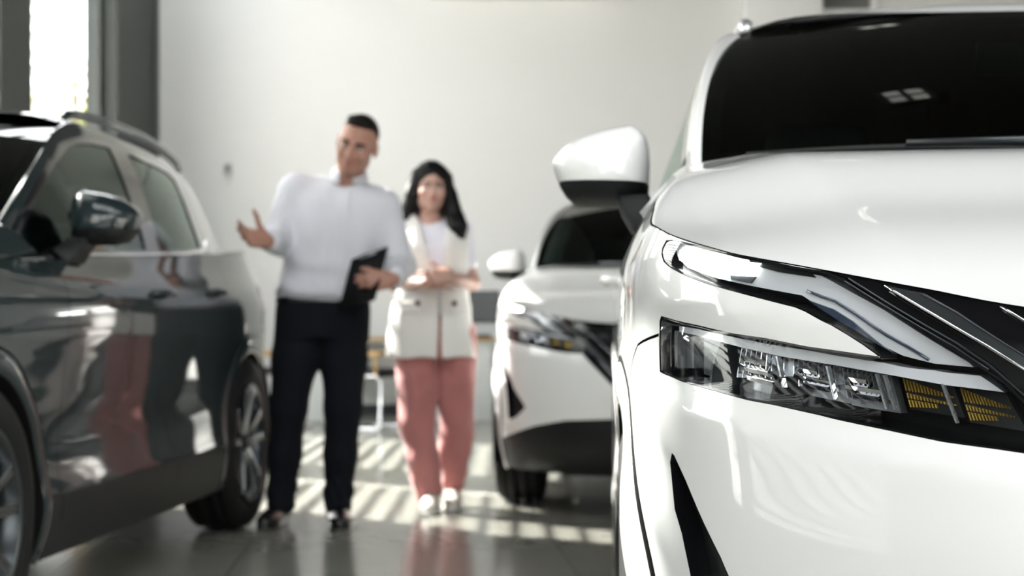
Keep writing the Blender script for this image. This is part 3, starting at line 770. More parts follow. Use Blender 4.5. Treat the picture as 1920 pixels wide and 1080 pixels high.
def interior(car):
    Y = lambda v: v - 2.2125
    b = MB(); V = []
    sec = [(1.20, 1.00), (1.28, 1.075), (1.42, 1.085), (1.60, 1.06), (1.72, 1.00), (1.70, .80), (1.30, .75)]
    V = [(x, Y(v), z) for x in (-.78, .78) for v, z in sec]; n = len(sec)
    b.add(V, [(i, (i + 1) % n, n + (i + 1) % n, n + i) for i in range(n)] + [tuple(range(n))[::-1], tuple(range(n, 2 * n))]); b.build('dashboard', VOID, car, bevel=.02)
    for x in (-.37, .37):
        st = cushion('seat', (x, Y(2.30), .62), (.50, .52, .16), SEAT, car)
        cushion('backrest', (0, .32, .30), (.48, .13, .62), SEAT, st, R(-14))
        cushion('headrest', (0, .42, .68), (.27, .10, .17), SEAT, st, R(-8), .04)
    st = cushion('rear_bench', (0, Y(3.20), .62), (1.30, .50, .16), SEAT, car)
    cushion('backrest', (0, .30, .30), (1.28, .13, .60), SEAT, st, R(-16))
    b = MB(); cx = .37; q = R(24); ring = [(cx + .18 * math.cos(2 * math.pi * i / 28), Y(1.86) + .18 * math.sin(2 * math.pi * i / 28) * math.sin(q), .99 + .18 * math.sin(2 * math.pi * i / 28) * math.cos(q)) for i in range(28)]
    b.tube(ring, .014, 8, True); b.tube([(cx - .17, Y(1.86), .99), (cx + .17, Y(1.86), .99)], .013, 8); b.tube([(cx, Y(1.70), .95), (cx, Y(1.85), .985)], [.04, .055], 12)
    b.build('steering_wheel', BLACK, car, True)
    b = MB(); b.box((0, Y(1.99), 1.44), (.24, .03, .07)); b.tube([(0, Y(1.97), 1.47), (0, Y(1.93), 1.51)], .01, 8); b.build('rear_view_mirror', BLACK, car, bevel=.012)
    b = MB(); b.box((0, Y(2.2), .235), (1.10, 4.0, .09)); b.box((0, Y(2.24), .26), (1.62, 1.75, .10)); b.build('underbody', VOID, car)

def wipers(car):
    for a0, a1, am, s in ((.62, .10, .12, 1), (-.02, -.60, -.5, 1)):
        b = MB()
        L = [tuple(screen(np.array(a), np.array(.004 + .016 * math.sin(math.pi * i / 10))) + np.array([0, -.012, .012])) for i, a in enumerate(np.linspace(a0 + .28, a1 + .1, 11))]
        b.tube(L, .0065, 8); b.v = [tuple(p) for p in to_local(np.array(b.v), 1)]; wb = b.build('wiper', BLACK, car, True)
        b = MB(); L = [tuple(screen(np.array(a), np.array(s_)) + np.array([0, -.02, h])) for a, s_, h in ((am - .22, -.03, .010), (am - .05, .0, .022), (am + .12, .012, .024), (a0 - .06, .022, .018))]
        b.tube(L, [.011, .010, .008, .006], 8); b.v = [tuple(p) for p in to_local(np.array(b.v), 1)]; b.build('wiper_arm', SATIN, wb, True)

material_rail = material('satin_roof_rail', (.72, .73, .74), .3, metal=.8)
def build_car():
    car = empty('car')
    parts = lower_body(car)
    hood_part(car); upper_body(car)
    for side in (1, -1):
        mirror_part(car, side)
        for vc in (.905, 3.57): wheel_part(car, vc, side, None)
        handle_part(parts['front_door', side], 2.36, .965, side); handle_part(parts['rear_door', side], 3.08, .985, side)
    interior(car); wipers(car)
    return car

def copy_tree(o, parent=None, swap=None):
    c = o.copy(); COL.objects.link(c)
    if parent is not None: c.parent = parent
    if swap and c.type == 'MESH' and c.data.materials and c.data.materials[0] in swap:
        c.data = c.data.copy(); c.data.materials[0] = swap[c.data.materials[0]]
    for ch in list(o.children): copy_tree(ch, c, swap)
    return c
def place_car(car, X0, Y0, deg):
    th = R(deg); car.location = (X0 + 2.2125 * math.sin(th), Y0 + 2.2125 * math.cos(th), 0); car.rotation_euler = (0, 0, -th)

car_near = build_car()
place_car(car_near, 1.013, 1.44, 3.5)
tag(car_near, 'white car filling the right foreground with its headlight in sharp focus', 'car', 'cars in the showroom')
car_far = copy_tree(car_near); place_car(car_far, .763, 6.69, 4.8)
tag(car_far, 'white car parked behind the foreground car, half hidden by it', 'car', 'cars in the showroom')
car_grey = copy_tree(car_near, None, {WHITE: GREY, material_rail: GREY}); place_car(car_grey, -2.307, 3.13, 5.0)
tag(car_grey, 'dark slate grey car at left beside the man', 'car', 'cars in the showroom')

# ---------------------------------------------------------------- figures: smooth distance fields turned into meshes
class Field:
    def __init__(s, lo, hi, h):
        s.h = h; s.lo = np.array(lo, float); s.n = np.ceil((np.array(hi) - s.lo) / h).astype(int) + 1
        s.d = np.full(s.n, .08, np.float32)
    def _box(s, lo, hi):
        a = np.clip(np.floor((np.array(lo) - s.lo) / s.h).astype(int), 0, s.n); b = np.clip(np.ceil((np.array(hi) - s.lo) / s.h).astype(int) + 1, 0, s.n)
        if (b <= a).any(): return None, None
        ax = [(s.lo[i] + s.h * np.arange(a[i], b[i])).astype(np.float32) for i in range(3)]
        return tuple(slice(a[i], b[i]) for i in range(3)), (ax[0][:, None, None], ax[1][None, :, None], ax[2][None, None, :])
    def _mix(s, sl, d, k, mode):
        c = s.d[sl]
        if mode == 'add':
            h = np.clip(.5 + .5 * (c - d) / k, 0, 1); s.d[sl] = c * (1 - h) + d * h - k * h * (1 - h)
        elif mode == 'sub':
            h = np.clip(.5 - .5 * (c + d) / k, 0, 1); s.d[sl] = c * (1 - h) - d * h + k * h * (1 - h)
        return s
    def cone(s, a, b, ra, rb, k=.02, mode='add'):
        a, b = np.array(a, float), np.array(b, float); pad = max(ra, rb) + k + 3 * s.h
        sl, X = s._box(np.minimum(a, b) - pad, np.maximum(a, b) + pad)
        if sl is None: return s
        ba = b - a; L = ba @ ba + 1e-12
        t = np.clip(((X[0] - a[0]) * ba[0] + (X[1] - a[1]) * ba[1] + (X[2] - a[2]) * ba[2]) / L, 0, 1)
        d = np.sqrt((X[0] - a[0] - t * ba[0])**2 + (X[1] - a[1] - t * ba[1])**2 + (X[2] - a[2] - t * ba[2])**2) - (ra + (rb - ra) * t)
        return s._mix(sl, d, k, mode)
    def chain(s, pts, rs, k=.02):
        for i in range(len(pts) - 1): s.cone(pts[i], pts[i + 1], rs[i], rs[i + 1], k)
        return s
    def oval(s, c, r, M=None, k=.02, mode='add'):
        c, r = np.array(c, float), np.array(r, float); pad = r.max() + k + 3 * s.h
        sl, X = s._box(c - pad, c + pad)
        if sl is None: return s
        p = [X[i] - c[i] for i in range(3)]
        if M is not None: p = [M[0][i] * p[0] + M[1][i] * p[1] + M[2][i] * p[2] for i in range(3)]
        k0 = np.sqrt((p[0] / r[0])**2 + (p[1] / r[1])**2 + (p[2] / r[2])**2) + 1e-6
        k1 = np.sqrt((p[0] / r[0]**2)**2 + (p[1] / r[1]**2)**2 + (p[2] / r[2]**2)**2) + 1e-6
        return s._mix(sl, k0 * (k0 - 1) / k1, k, mode)
    def slab(s, secs, k=.02, mode='add'):
        """oval tube through level sections (x, y, z, half width, half depth); heights increasing"""
        S = np.array(secs, float); z = s.lo[2] + s.h * np.arange(s.n[2])
        f = [mono(S[:, 2], S[:, i])(z).astype(np.float32) for i in (0, 1, 3, 4)]
        m = (z >= S[0, 2] - .05) & (z <= S[-1, 2] + .05)
        x = (s.lo[0] + s.h * np.arange(s.n[0]))[:, None, None]; y = (s.lo[1] + s.h * np.arange(s.n[1]))[None, :, None]
        cx, cy, rx, ry = [q[m][None, None, :] for q in f]
        p, q = (x - cx) / rx, (y - cy) / ry; e = 2.4
        k0 = (np.abs(p)**e + np.abs(q)**e)**(1 / e) + 1e-6
        g = np.sqrt((p / rx)**2 + (q / ry)**2) + 1e-6; rr = np.sqrt(p * p + q * q) + 1e-6
        d = (k0 - 1) * rr / g
        zz = z[m][None, None, :]; d = np.maximum(d, np.maximum(S[0, 2] - zz, zz - S[-1, 2]))
        i0 = np.where(m)[0]; sl = (slice(None), slice(None), slice(i0[0], i0[-1] + 1))
        return s._mix(sl, d.astype(np.float32), k, mode)
    def grid(s):
        return [(s.lo[i] + s.h * np.arange(s.n[i])).astype(np.float32).reshape([-1 if j == i else 1 for j in range(3)]) for i in range(3)]
    def mesh(s):
        d = s.d; n = s.n; h = s.h
        ins = d < 0
        c = np.zeros(n - 1, np.uint8)
        for i in (0, 1):
            for j in (0, 1):
                for k in (0, 1): c += ins[i:n[0] - 1 + i, j:n[1] - 1 + j, k:n[2] - 1 + k]
        act = np.argwhere((c > 0) & (c < 8))
        idx = np.full(n - 1, -1, np.int32); idx[tuple(act.T)] = np.arange(len(act))
        P = np.zeros((len(act), 3)); W = np.zeros(len(act))
        cor = [(i, j, k) for i in (0, 1) for j in (0, 1) for k in (0, 1)]
        val = {q: d[act[:, 0] + q[0], act[:, 1] + q[1], act[:, 2] + q[2]].astype(float) for q in cor}
        for q in cor:
            for ax in range(3):
                if q[ax] == 0:
                    r = tuple(1 if i == ax else q[i] for i in range(3)); a, b = val[q], val[r]; m = (a < 0) != (b < 0)
                    t = np.where(m, a / np.where(m, a - b, 1), 0); p = np.array(q, float)[None] + np.eye(3)[ax][None] * t[:, None]
                    P[m] += p[m]; W[m] += 1
        V = s.lo + h * (act + P / W[:, None])
        F = []
        for ax in range(3):
            o = [i for i in range(3) if i != ax]
            a = ins; b = np.roll(ins, -1, ax)
            e = np.argwhere(a != b); e = e[(e[:, ax] < n[ax] - 1) & (e[:, o[0]] > 0) & (e[:, o[1]] > 0) & (e[:, o[0]] < n[o[0]] - 1) & (e[:, o[1]] < n[o[1]] - 1)]
            def cell(da, db):
                q = e.copy(); q[:, o[0]] -= da; q[:, o[1]] -= db; return idx[tuple(q.T)]
            Q = np.stack([cell(1, 1), cell(0, 1), cell(0, 0), cell(1, 0)], 1)
            flip = ins[tuple(e.T)] if ax != 1 else ~ins[tuple(e.T)]
            Q = np.where(flip[:, None], Q, Q[:, ::-1]); F.append(Q[(Q >= 0).all(1)])
        return V, np.concatenate(F)
    def build(s, name, mat, parent, smooth_iter=0):
        V, F = s.mesh(); V = V - np.array(parent_loc(parent))
        me = bpy.data.meshes.new(name); me.from_pydata(V.tolist(), [], F.tolist()); me.update()
        me.polygons.foreach_set('use_smooth', [True] * len(me.polygons)); me.materials.append(mat)
        o = bpy.data.objects.new(name, me); COL.objects.link(o); o.parent = parent
        md = o.modifiers.new('soften', 'SMOOTH'); md.factor = .5; md.iterations = 2 + smooth_iter
        return o
def parent_loc(p):
    v = Vector((0, 0, 0))
    while p is not None: v += p.location; p = p.parent
    return v

def rot(rx=0, ry=0, rz=0):
    return np.array((Matrix.Rotation(R(rz), 3, 'Z') @ Matrix.Rotation(R(ry), 3, 'Y') @ Matrix.Rotation(R(rx), 3, 'X')))
def unit(v): v = np.array(v, float); return v / np.linalg.norm(v)
def frame(x, y):
    """hand axes: x along the fingers, y towards the thumb, z out of the back of the hand"""
    x = unit(x); y = np.array(y, float); y = unit(y - x * (x @ y)); return np.stack([x, y, np.cross(x, y)], 1)
def hand(f, w, M, left, curl=(15, 20, 15), spread=6., thumb=(.5, .75, -.35), k=1.):
    """a palm, four fingers and a thumb grown from the wrist w"""
    sg = -1. if left else 1.            # mirrored hands keep their thumb on +y and swap the palm side
    at = lambda p: w + k * (M @ (np.array(p) * np.array([1, 1, sg])))
    base = [(.088, .030, 0), (.093, .010, .003), (.089, -.011, .002), (.080, -.031, -.002)]
    for b, r in zip(base, (.0135, .0135, .013, .012)):
        f.cone(at((.004, b[1] * .55, 0)), at(b), .019 * k, r * k, .012)
    f.cone(at((.02, .022, -.008)), at((.07, .018, -.008)), .014 * k, .013 * k, .012)
    f.cone(at((.02, -.018, -.008)), at((.06, -.022, -.008)), .014 * k, .012 * k, .012)
    L = [(.042, .025, .021), (.046, .029, .022), (.043, .026, .021), (.033, .020, .018)]
    for i, (b, ls) in enumerate(zip(base, L)):
        a = R((1.4 - i) * spread * .9); p = np.array(b, float); c = 0.
        for j, l in enumerate(ls):
            c += R(curl[j] * (1 + .12 * (i - 1)))
            q = p + l * np.array([math.cos(c) * math.cos(a), math.cos(c) * math.sin(a), -math.sin(c)])
            r0, r1 = (.0098, .0088, .0080, .0068)[j:j + 2]; z = .86 if i == 3 else 1.
            f.cone(at(p), at(q), r0 * k * z, r1 * k * z, .004); p = q
    t = unit(thumb); p0 = np.array((.020, .026, -.008)); p1 = p0 + .042 * unit(t + np.array([.3, 0, 0])); p2 = p1 + .034 * t; p3 = p2 + .026 * unit(t + np.array([.25, -.2, 0]))
    f.cone(at(p0), at(p1), .016 * k, .012 * k, .010); f.cone(at(p1), at(p2), .0115 * k, .0105 * k, .004); f.cone(at(p2), at(p3), .0105 * k, .008 * k, .004)

def head(f, c, M, k, man):
    at = lambda *p: c + k * (M @ np.array(p))
    def ov(p, r, kk=.015, mode='add'): f.oval(at(*p), np.array(r) * k, M, kk * k, mode)
    ov((0, .015, .035), (.076, .094, .088)); ov((0, -.022, -.028), (.063 if man else .059, .068, .084), .03)
    ov((0, -.050, -.092), (.034 if man else .024, .033, .026), .025)
    for s in (-1, 1):
        ov((.036 * s, -.012, -.066), (.026 if man else .020, .045, .030), .03)
        ov((.040 * s, -.062, -.026), (.022, .022, .022), .025)
        f.cone(at(.012 * s, -.086, .016), at(.046 * s, -.072, .018), .011 * k if man else .008 * k, .009 * k, .012 * k)
        ov((.031 * s, -.103, .001), (.018, .017, .011), .010, 'sub')
        ov((.079 * s, .014, -.006), (.009, .019, .031), .006); ov((.086 * s, .006, -.004), (.004, .008, .016), .005, 'sub')
        ov((.0115 * s, -.098, -.036), (.0085, .010, .0075), .006)
    f.cone(at(0, -.088, .006), at(0, -.110, -.030), .0075 * k, .0115 * k, .010 * k)
    ov((0, -.088, -.054), (.024, .012, .0065), .006); ov((0, -.086, -.067), (.020, .013, .0075), .006)
    ov((0, -.101, -.0605), (.024, .008, .0014), .003, 'sub')

def face_parts(body, c, M, k, man, skin_dark, lips, browm):
    org = np.array(parent_loc(body.parent)) if body.parent else np.zeros(3)
    at = lambda *p: tuple(c + k * (M @ np.array(p)) - org)
    p_ = body.parent
    def ball(name, p, r, mat, par, seg=16):
        b = MB(); V, F = [], []
        for i in range(seg // 2 + 1):
            for j in range(seg):
                a, q = math.pi * i / (seg // 2), 2 * math.pi * j / seg
                V.append(at(p[0] + r[0] * math.sin(a) * math.cos(q), p[1] + r[1] * math.sin(a) * math.sin(q), p[2] + r[2] * math.cos(a)))
        F = [(i * seg + j, i * seg + (j + 1) % seg, (i + 1) * seg + (j + 1) % seg, (i + 1) * seg + j) for i in range(seg // 2) for j in range(seg)]
        return mesh_obj(name, V, F, mat, par, True)
    for s in (-1, 1):
        e = ball('eye', (.031 * s, -.0795, .0005), (.0135, .0125, .0095), EYEW, p_)
        ball('iris', (.031 * s, -.0880, .0005), (.0062, .0045, .0062), IRIS, e, 12)
        b = MB(); L = [at(.012 * s, -.0955, .017), at(.022 * s, -.096, .0215), at(.036 * s, -.0895, .0235), at(.052 * s, -.077, .019)]
        b.tube(L, [.0040 * k, .0050 * k, .0044 * k, .0020 * k] if man else [.0026 * k, .0032 * k, .0028 * k, .0012 * k], 8); b.build('eyebrow', browm, p_, True)
        b = MB(); L = [at(.017 * s, -.0895, .002), at(.024 * s, -.0925, .0075), at(.033 * s, -.0925, .0085), at(.042 * s, -.0865, .0055), at(.047 * s, -.081, .001)]
        b.tube(L, .0019 * k, 6); b.build('eyelashes', browm, p_, True)
    ball('upper_lip', (0, -.0905, -.0565), (.0215, .0105, .0042), lips, p_); ball('lower_lip', (0, -.0895, -.0665), (.0175, .0110, .0052), lips, p_)

def fabric(name, base, rough=.75, sheen=.2, fold=.25, scale=9., trans=0.):
    m = material(name, base, rough, sheen=sheen, spec=.25); nt = m.node_tree; b = nt.nodes['Principled BSDF']
    tc = nt.nodes.new('ShaderNodeTexCoord'); mp = nt.nodes.new('ShaderNodeMapping'); mp.inputs['Scale'].default_value = (1.6, 1.6, .5); mp.inputs['Rotation'].default_value = (0, R(18), 0)
    n = nt.nodes.new('ShaderNodeTexNoise'); n.inputs['Scale'].default_value = scale; n.inputs['Detail'].default_value = 3; n.inputs['Distortion'].default_value = .8
    bp = nt.nodes.new('ShaderNodeBump'); bp.inputs['Strength'].default_value = fold; bp.inputs['Distance'].default_value = .03
    nt.links.new(tc.outputs['Object'], mp.inputs[0]); nt.links.new(mp.outputs[0], n.inputs['Vector']); nt.links.new(n.outputs['Fac'], bp.inputs['Height']); nt.links.new(bp.outputs[0], b.inputs['Normal'])
    return m

SKIN_M = noise_colour(material('tanned_skin', (.36, .19, .14), .48, sss=.25, spec=.35), 25, .06)
SKIN_W = noise_colour(material('fair_skin', (.45, .275, .22), .45, sss=.25, spec=.35), 25, .05)
LIP_M = material('muted_lips', (.36, .14, .11), .45); LIP_W = material('rose_lips', (.45, .13, .12), .35)
EYEW = material('eye_white', (.62, .60, .58), .2, coat=.5); IRIS = material('dark_iris', (.02, .012, .008), .1, coat=.6)
HAIR_M = noise_colour(material('short_dark_hair', (.008, .006, .005), .7, spec=.15), 60, .5)
HAIR_W = noise_colour(material('long_black_hair', (.004, .0035, .0035), .5, spec=.2), 60, .5)
SHIRT = fabric('white_shirt_cotton', (.62, .625, .67), .7, .2, .45, 7)
TROUS = fabric('navy_black_suiting', (.0022, .0032, .006), .9, .0, .25, 7)
VEST = fabric('cream_vest_crepe', (.72, .70, .66), .75, .2, .25, 6)
TEE = fabric('white_tee_jersey', (.70, .69, .75), .75, .2, .25, 9)
PINK = fabric('dusty_pink_trouser_cloth', (.42, .165, .155), .75, .3, .5, 5)
LEATHER = material('black_shoe_leather', (.008, .008, .009), .25, coat=.3)
SNEAK = material('off_white_sneaker', (.52, .49, .44), .6); SOLE = material('pale_rubber_sole', (.66, .64, .60), .6)
CLIP = material('black_clipboard_board', (.003, .003, .0035), .6, spec=.05)

def shoe(parent, heel, toe, w, h, mat, sole, name='shoe', ank=.06):
    """a shoe from heel to toe along the floor"""
    a, b = np.array(heel, float), np.array(toe, float); lo, hi = np.minimum(a, b) - .09, np.maximum(a, b) + .09; lo[2] = -.02; hi[2] = h + .08
    d = unit(b - a); M = np.stack([np.array([-d[1], d[0], 0]), d, np.array([0, 0, 1.])], 1)
    f = Field(lo, hi, .006); L = np.linalg.norm(b - a)
    P = lambda t, z: a + d * L * t + np.array([0, 0, z])
    f.oval(P(.68, .030), (w, L * .36, .036), M, .02); f.oval(P(.20, .040), (w * .80, L * .24, .045), M, .03); f.oval(P(.45, .045), (w * .82, L * .3, .042), M, .03)
    f.cone(P(.20, .05), P(.20, h), w * .72, ank * .70, .02)
    G = f.grid(); f.d = np.maximum(f.d, .012 - G[2] + 0 * f.d)
    o = f.build(name, mat, parent)
    f = Field(lo, hi, .006); f.oval(P(.62, .008), (w * 1.05, L * .44, .03), M, .01); f.oval(P(.22, .008), (w * .86, L * .26, .03), M, .03)
    f.d = np.maximum(np.maximum(f.d, .0015 - G[2]), G[2] - .020); f.build('sole', sole, o)
    return o

# ---- the man
def PX(x, y, Y): return np.array([(x - 960) * Y / 2945, Y, .86 - (y - 607) * Y / 2945])
def make_man():
    o = empty('person', (-.86, 6.72, 0)); tag(o, 'person in white shirt and dark trousers, one open hand out, holding a clipboard', 'person')
    hc = np.array(PX(669, 272, 6.62)); HM = rot(14, 16, -4); k = 1.05
    neck0 = hc + HM @ np.array([0, .028, -.065]); neck1 = np.array(PX(648, 346, 6.72))
    chest = np.array(PX(634, 410, 6.72)); pelvis = np.array(PX(606, 560, 6.75))
    shR, shL = np.array(PX(553, 360, 6.74)), np.array(PX(716, 388, 6.72))
    elR, wrR = np.array(PX(520, 447, 6.66)), np.array(PX(503, 452, 6.42))
    elL, wrL = np.array(PX(750, 500, 6.72)), np.array(PX(738, 524, 6.45))
    hipR, hipL = np.array(PX(566, 585, 6.75)), np.array(PX(646, 585, 6.75))
    knR, knL = np.array(PX(541, 765, 6.72)), np.array(PX(643, 765, 6.70))
    anR, anL = np.array(PX(527, 938, 6.76)), np.array(PX(634, 938, 6.74))
    # body
    f = Field((-1.30, 6.15, 0), (-.36, 7.0, 1.86), .0048)
    head(f, hc, HM, k, True)
    f.cone(neck0, neck1, .056, .062, .03); f.cone(neck1, chest + np.array([0, .03, 0]), .062, .085, .05)
    f.slab([(pelvis[0], 6.75, .80, .13, .09), (pelvis[0] + .01, 6.75, .95, .14, .095), ((pelvis[0] + chest[0]) / 2, 6.74, 1.12, .13, .09), (chest[0], 6.74, 1.30, .13, .085), (chest[0] + .01, 6.74, 1.38, .09, .06)], .05)
    for h_, kn, an in ((hipR, knR, anR), (hipL, knL, anL)):
        f.chain([h_, kn, an, an - np.array([0, 0, .05])], [.078, .052, .038, .036], .04); f.cone(an - np.array([0, 0, .05]), an + np.array([0, -.10, -.083]), .030, .016, .02)
    f.chain([shR, elR, wrR], [.052, .040, .028], .03); f.chain([shL, elL, wrL], [.052, .040, .028], .03)
    f.cone(chest + np.array([0, .03, 0]), shR, .07, .05, .05); f.cone(chest + np.array([0, .03, 0]), shL, .07, .05, .05)
    hR = frame((-.62, -.68, .10), (-.25, .25, .93)); hand(f, wrR + np.array([-.004, -.012, 0]), hR, False, (16, 18, 14), 9, (.35, .92, -.25), 1.0)
    hL = frame((-.95, -.26, -.12), (-.12, .0, .97)); hand(f, wrL + np.array([-.012, -.006, -.002]), hL, True, (34, 46, 30), 1.5, (.86, .42, .10), .98)
    bd = f.build('body', SKIN_M, o)
    face_parts(bd, hc, HM, k, True, None, LIP_M, HAIR_M)
    # hair: a close cap, short at the sides
    f = Field(hc - .15, hc + .17, .004); f.oval(hc + HM @ np.array([0, .020, .046]), (.0795, .094, .086), HM, .01)
    f.oval(hc + HM @ np.array([.0, -.035, .108]), (.058, .040, .024), HM, .02)
    f.oval(hc + HM @ np.array([0, -.094, -.018]), (.064, .080, .080), HM, .010, 'sub'); f.oval(hc + HM @ np.array([0, -.02, -.088]), (.12, .135, .075), HM, .012, 'sub')
    for s in (-1, 1): f.oval(hc + HM @ np.array([.084 * s, .004, -.012]), (.020, .026, .036), HM, .006, 'sub')
    f.build('hair', HAIR_M, o)
    # shirt
    f = Field((-1.32, 6.2, .88), (-.38, 7.05, 1.55), .0065)
    cx = lambda y: PX(606 + (640 - 606) * (560 - y) / 190, y, 6.74)[0]
    f.slab([(PX(606, 560, 6.75)[0], 6.75, .955, .187, .125), (PX(606, 545, 6.75)[0], 6.745, .995, .200, .140), (PX(612, 520, 6.75)[0], 6.745, 1.06, .192, .140), (PX(622, 470, 6.75)[0], 6.74, 1.17, .198, .138),
            (PX(632, 420, 6.75)[0], 6.735, 1.285, .215, .135), (PX(638, 385, 6.75)[0], 6.735, 1.365, .205, .12), (PX(644, 362, 6.75)[0], 6.735, 1.42, .15, .098), (PX(648, 345, 6.75)[0], 6.735, 1.455, .085, .08)], .03)
    f.cone(chest + np.array([-.06, 0, .06]), shR + np.array([.02, 0, -.0]), .080, .070, .05); f.cone(chest + np.array([.08, 0, .045]), shL + np.array([-.015, 0, -.012]), .085, .078, .06)
    f.cone(neck1 + np.array([-.03, .01, -.02]), shR + np.array([.02, 0, .012]), .055, .062, .03); f.cone(neck1 + np.array([.03, .01, -.02]), shL + np.array([-.02, 0, .01]), .055, .062, .03)
    f.chain([shR, elR, wrR + (elR - wrR) * .16], [.074, .064, .048], .035); f.cone(wrR + (elR - wrR) * .30, wrR + (elR - wrR) * .12, .047, .044, .01)
    f.chain([shL, elL, wrL + (elL - wrL) * .12], [.080, .062, .046], .035)
    f.cone(neck1 + np.array([0, -.012, .018]), hc, .062, .062, .01, 'sub')
    G = f.grid()
    # soft folds gathered at the elbows and above the waistband
    f.d += .0055 * np.sin(52 * G[2] + 26 * G[0] + 3 * np.sin(9 * G[0] + 14 * G[1])) * np.exp(-((G[2] - 1.02) / .14)**2).astype(np.float32)
    f.d += .004 * np.sin(70 * (G[0] + .6 * G[2])) * np.exp(-(((G[0] - elR[0]) / .09)**2 + ((G[2] - elR[2]) / .12)**2))
    sd = f.d.copy(); sh = f.build('shirt', SHIRT, o)
    # the front placket, 2 mm proud
    line = lambda z: np.interp(z, [.95, 1.17, 1.30, 1.44], [PX(632, 550, 6.6)[0], PX(641, 470, 6.6)[0], PX(648, 410, 6.6)[0], PX(653, 350, 6.6)[0]])
    f.d = np.maximum.reduce(np.broadcast_arrays(sd - .0045, np.abs(G[0] - line(G[2]).astype(np.float32)) - .017, G[1] - 6.70, 1.005 - G[2], G[2] - 1.42)).astype(np.float32)
    f.build('placket', SHIRT, sh)
    # collar
    V, F = [], []; nA = 40; ax_ = unit(neck0 - neck1)
    for i in range(nA + 1):
        a = R(-90 + 20 + 320 * i / nA); front = .5 - .5 * math.sin(a)
        for r, z in ((.064, -.012), (.066, .022), (.072, .030 - .004 * front), (.082, .004 - .020 * front), (.084, -.004 - .022 * front)):
            V.append(neck1 + np.array([r * math.cos(a), r * math.sin(a) * 1.10 + .012, z * 1.15]) + ax_ * (.030 + .02 * (.5 + .5 * math.sin(a))) - np.array(o.location))
    F = [(i * 5 + j, i * 5 + j + 1, i * 5 + j + 6, i * 5 + j + 5) for i in range(nA) for j in range(4)]
    c = mesh_obj('collar', V, F, SHIRT, sh, True); md = c.modifiers.new('cloth', 'SOLIDIFY'); md.thickness = .003
    # trousers, belt and shoes
    f = Field((-1.16, 6.5, .02), (-.5, 7.0, 1.02), .007)
    f.slab([(pelvis[0], 6.75, .80, .190, .125), (pelvis[0], 6.75, .90, .192, .125), (pelvis[0], 6.75, .985, .178, .115)], .04)
    for h_, kn, an, s in ((hipR, knR, anR, -1), (hipL, knL, anL, 1)):
        f.chain([h_ + np.array([0, 0, .02]), (h_ + kn) / 2, kn, (kn + an) / 2, an + np.array([0, 0, -.01])], [.108, .098, .078, .070, .060], .03)
        f.cone(an + np.array([0, -.02, .03]), an + np.array([0, -.03, -.02]), .058, .055, .02)
    f.cone(((hipR + hipL) / 2 + np.array([0, 0, -.05])), ((hipR + hipL) / 2 + np.array([0, 0, .05])), .07, .10, .05)
    G = f.grid(); f.d += .004 * np.sin(60 * G[2] + 20 * np.sin(8 * G[0])) * np.exp(-((G[2] - .12) / .12)**2).astype(np.float32)
    sd = f.d.copy(); tr = f.build('trousers', TROUS, o)
    f.d = np.maximum.reduce(np.broadcast_arrays(sd - .005, .945 - G[2], G[2] - .982)).astype(np.float32); f.build('belt', LEATHER, tr)
    shoe(o, (anR[0] + .005, 6.80, 0), (anR[0] - .045, 6.545, 0), .050, .10, LEATHER, LEATHER); shoe(o, (anL[0] - .002, 6.79, 0), (anL[0] + .032, 6.53, 0), .050, .10, LEATHER, LEATHER)
    # the clipboard in his hand is a thing of its own
    cl = empty('clipboard', tuple(np.array(PX(673, 518, 6.47)) + np.array((.016, .017, -.012)))); tag(cl, 'black clipboard held at his waist by the person in the white shirt', 'clipboard')
    ux = unit((.170, -.12, .052)); up = np.array((.05, .14, .215)); up = unit(up - ux * (ux @ up)); nrm = np.cross(ux, up)
    B = Matrix([[ux[i], up[i], nrm[i], 0] for i in range(3)] + [[0, 0, 0, 1]])
    b = MB(); b.box((0, 0, 0), (.205, .275, .005), m=B); b.build('board', CLIP, cl, bevel=.002)
    b = MB(); b.box(tuple(up * .122 + nrm * .006), (.10, .022, .010), m=B); b.build('clip', SATIN, cl, bevel=.002)
    b = MB(); b.box(tuple(-up * .008 - nrm * .0045), (.19, .245, .003), m=B); b.build('paper_sheet', material('clipboard_paper', (.7, .7, .68), .7), cl)
    return o

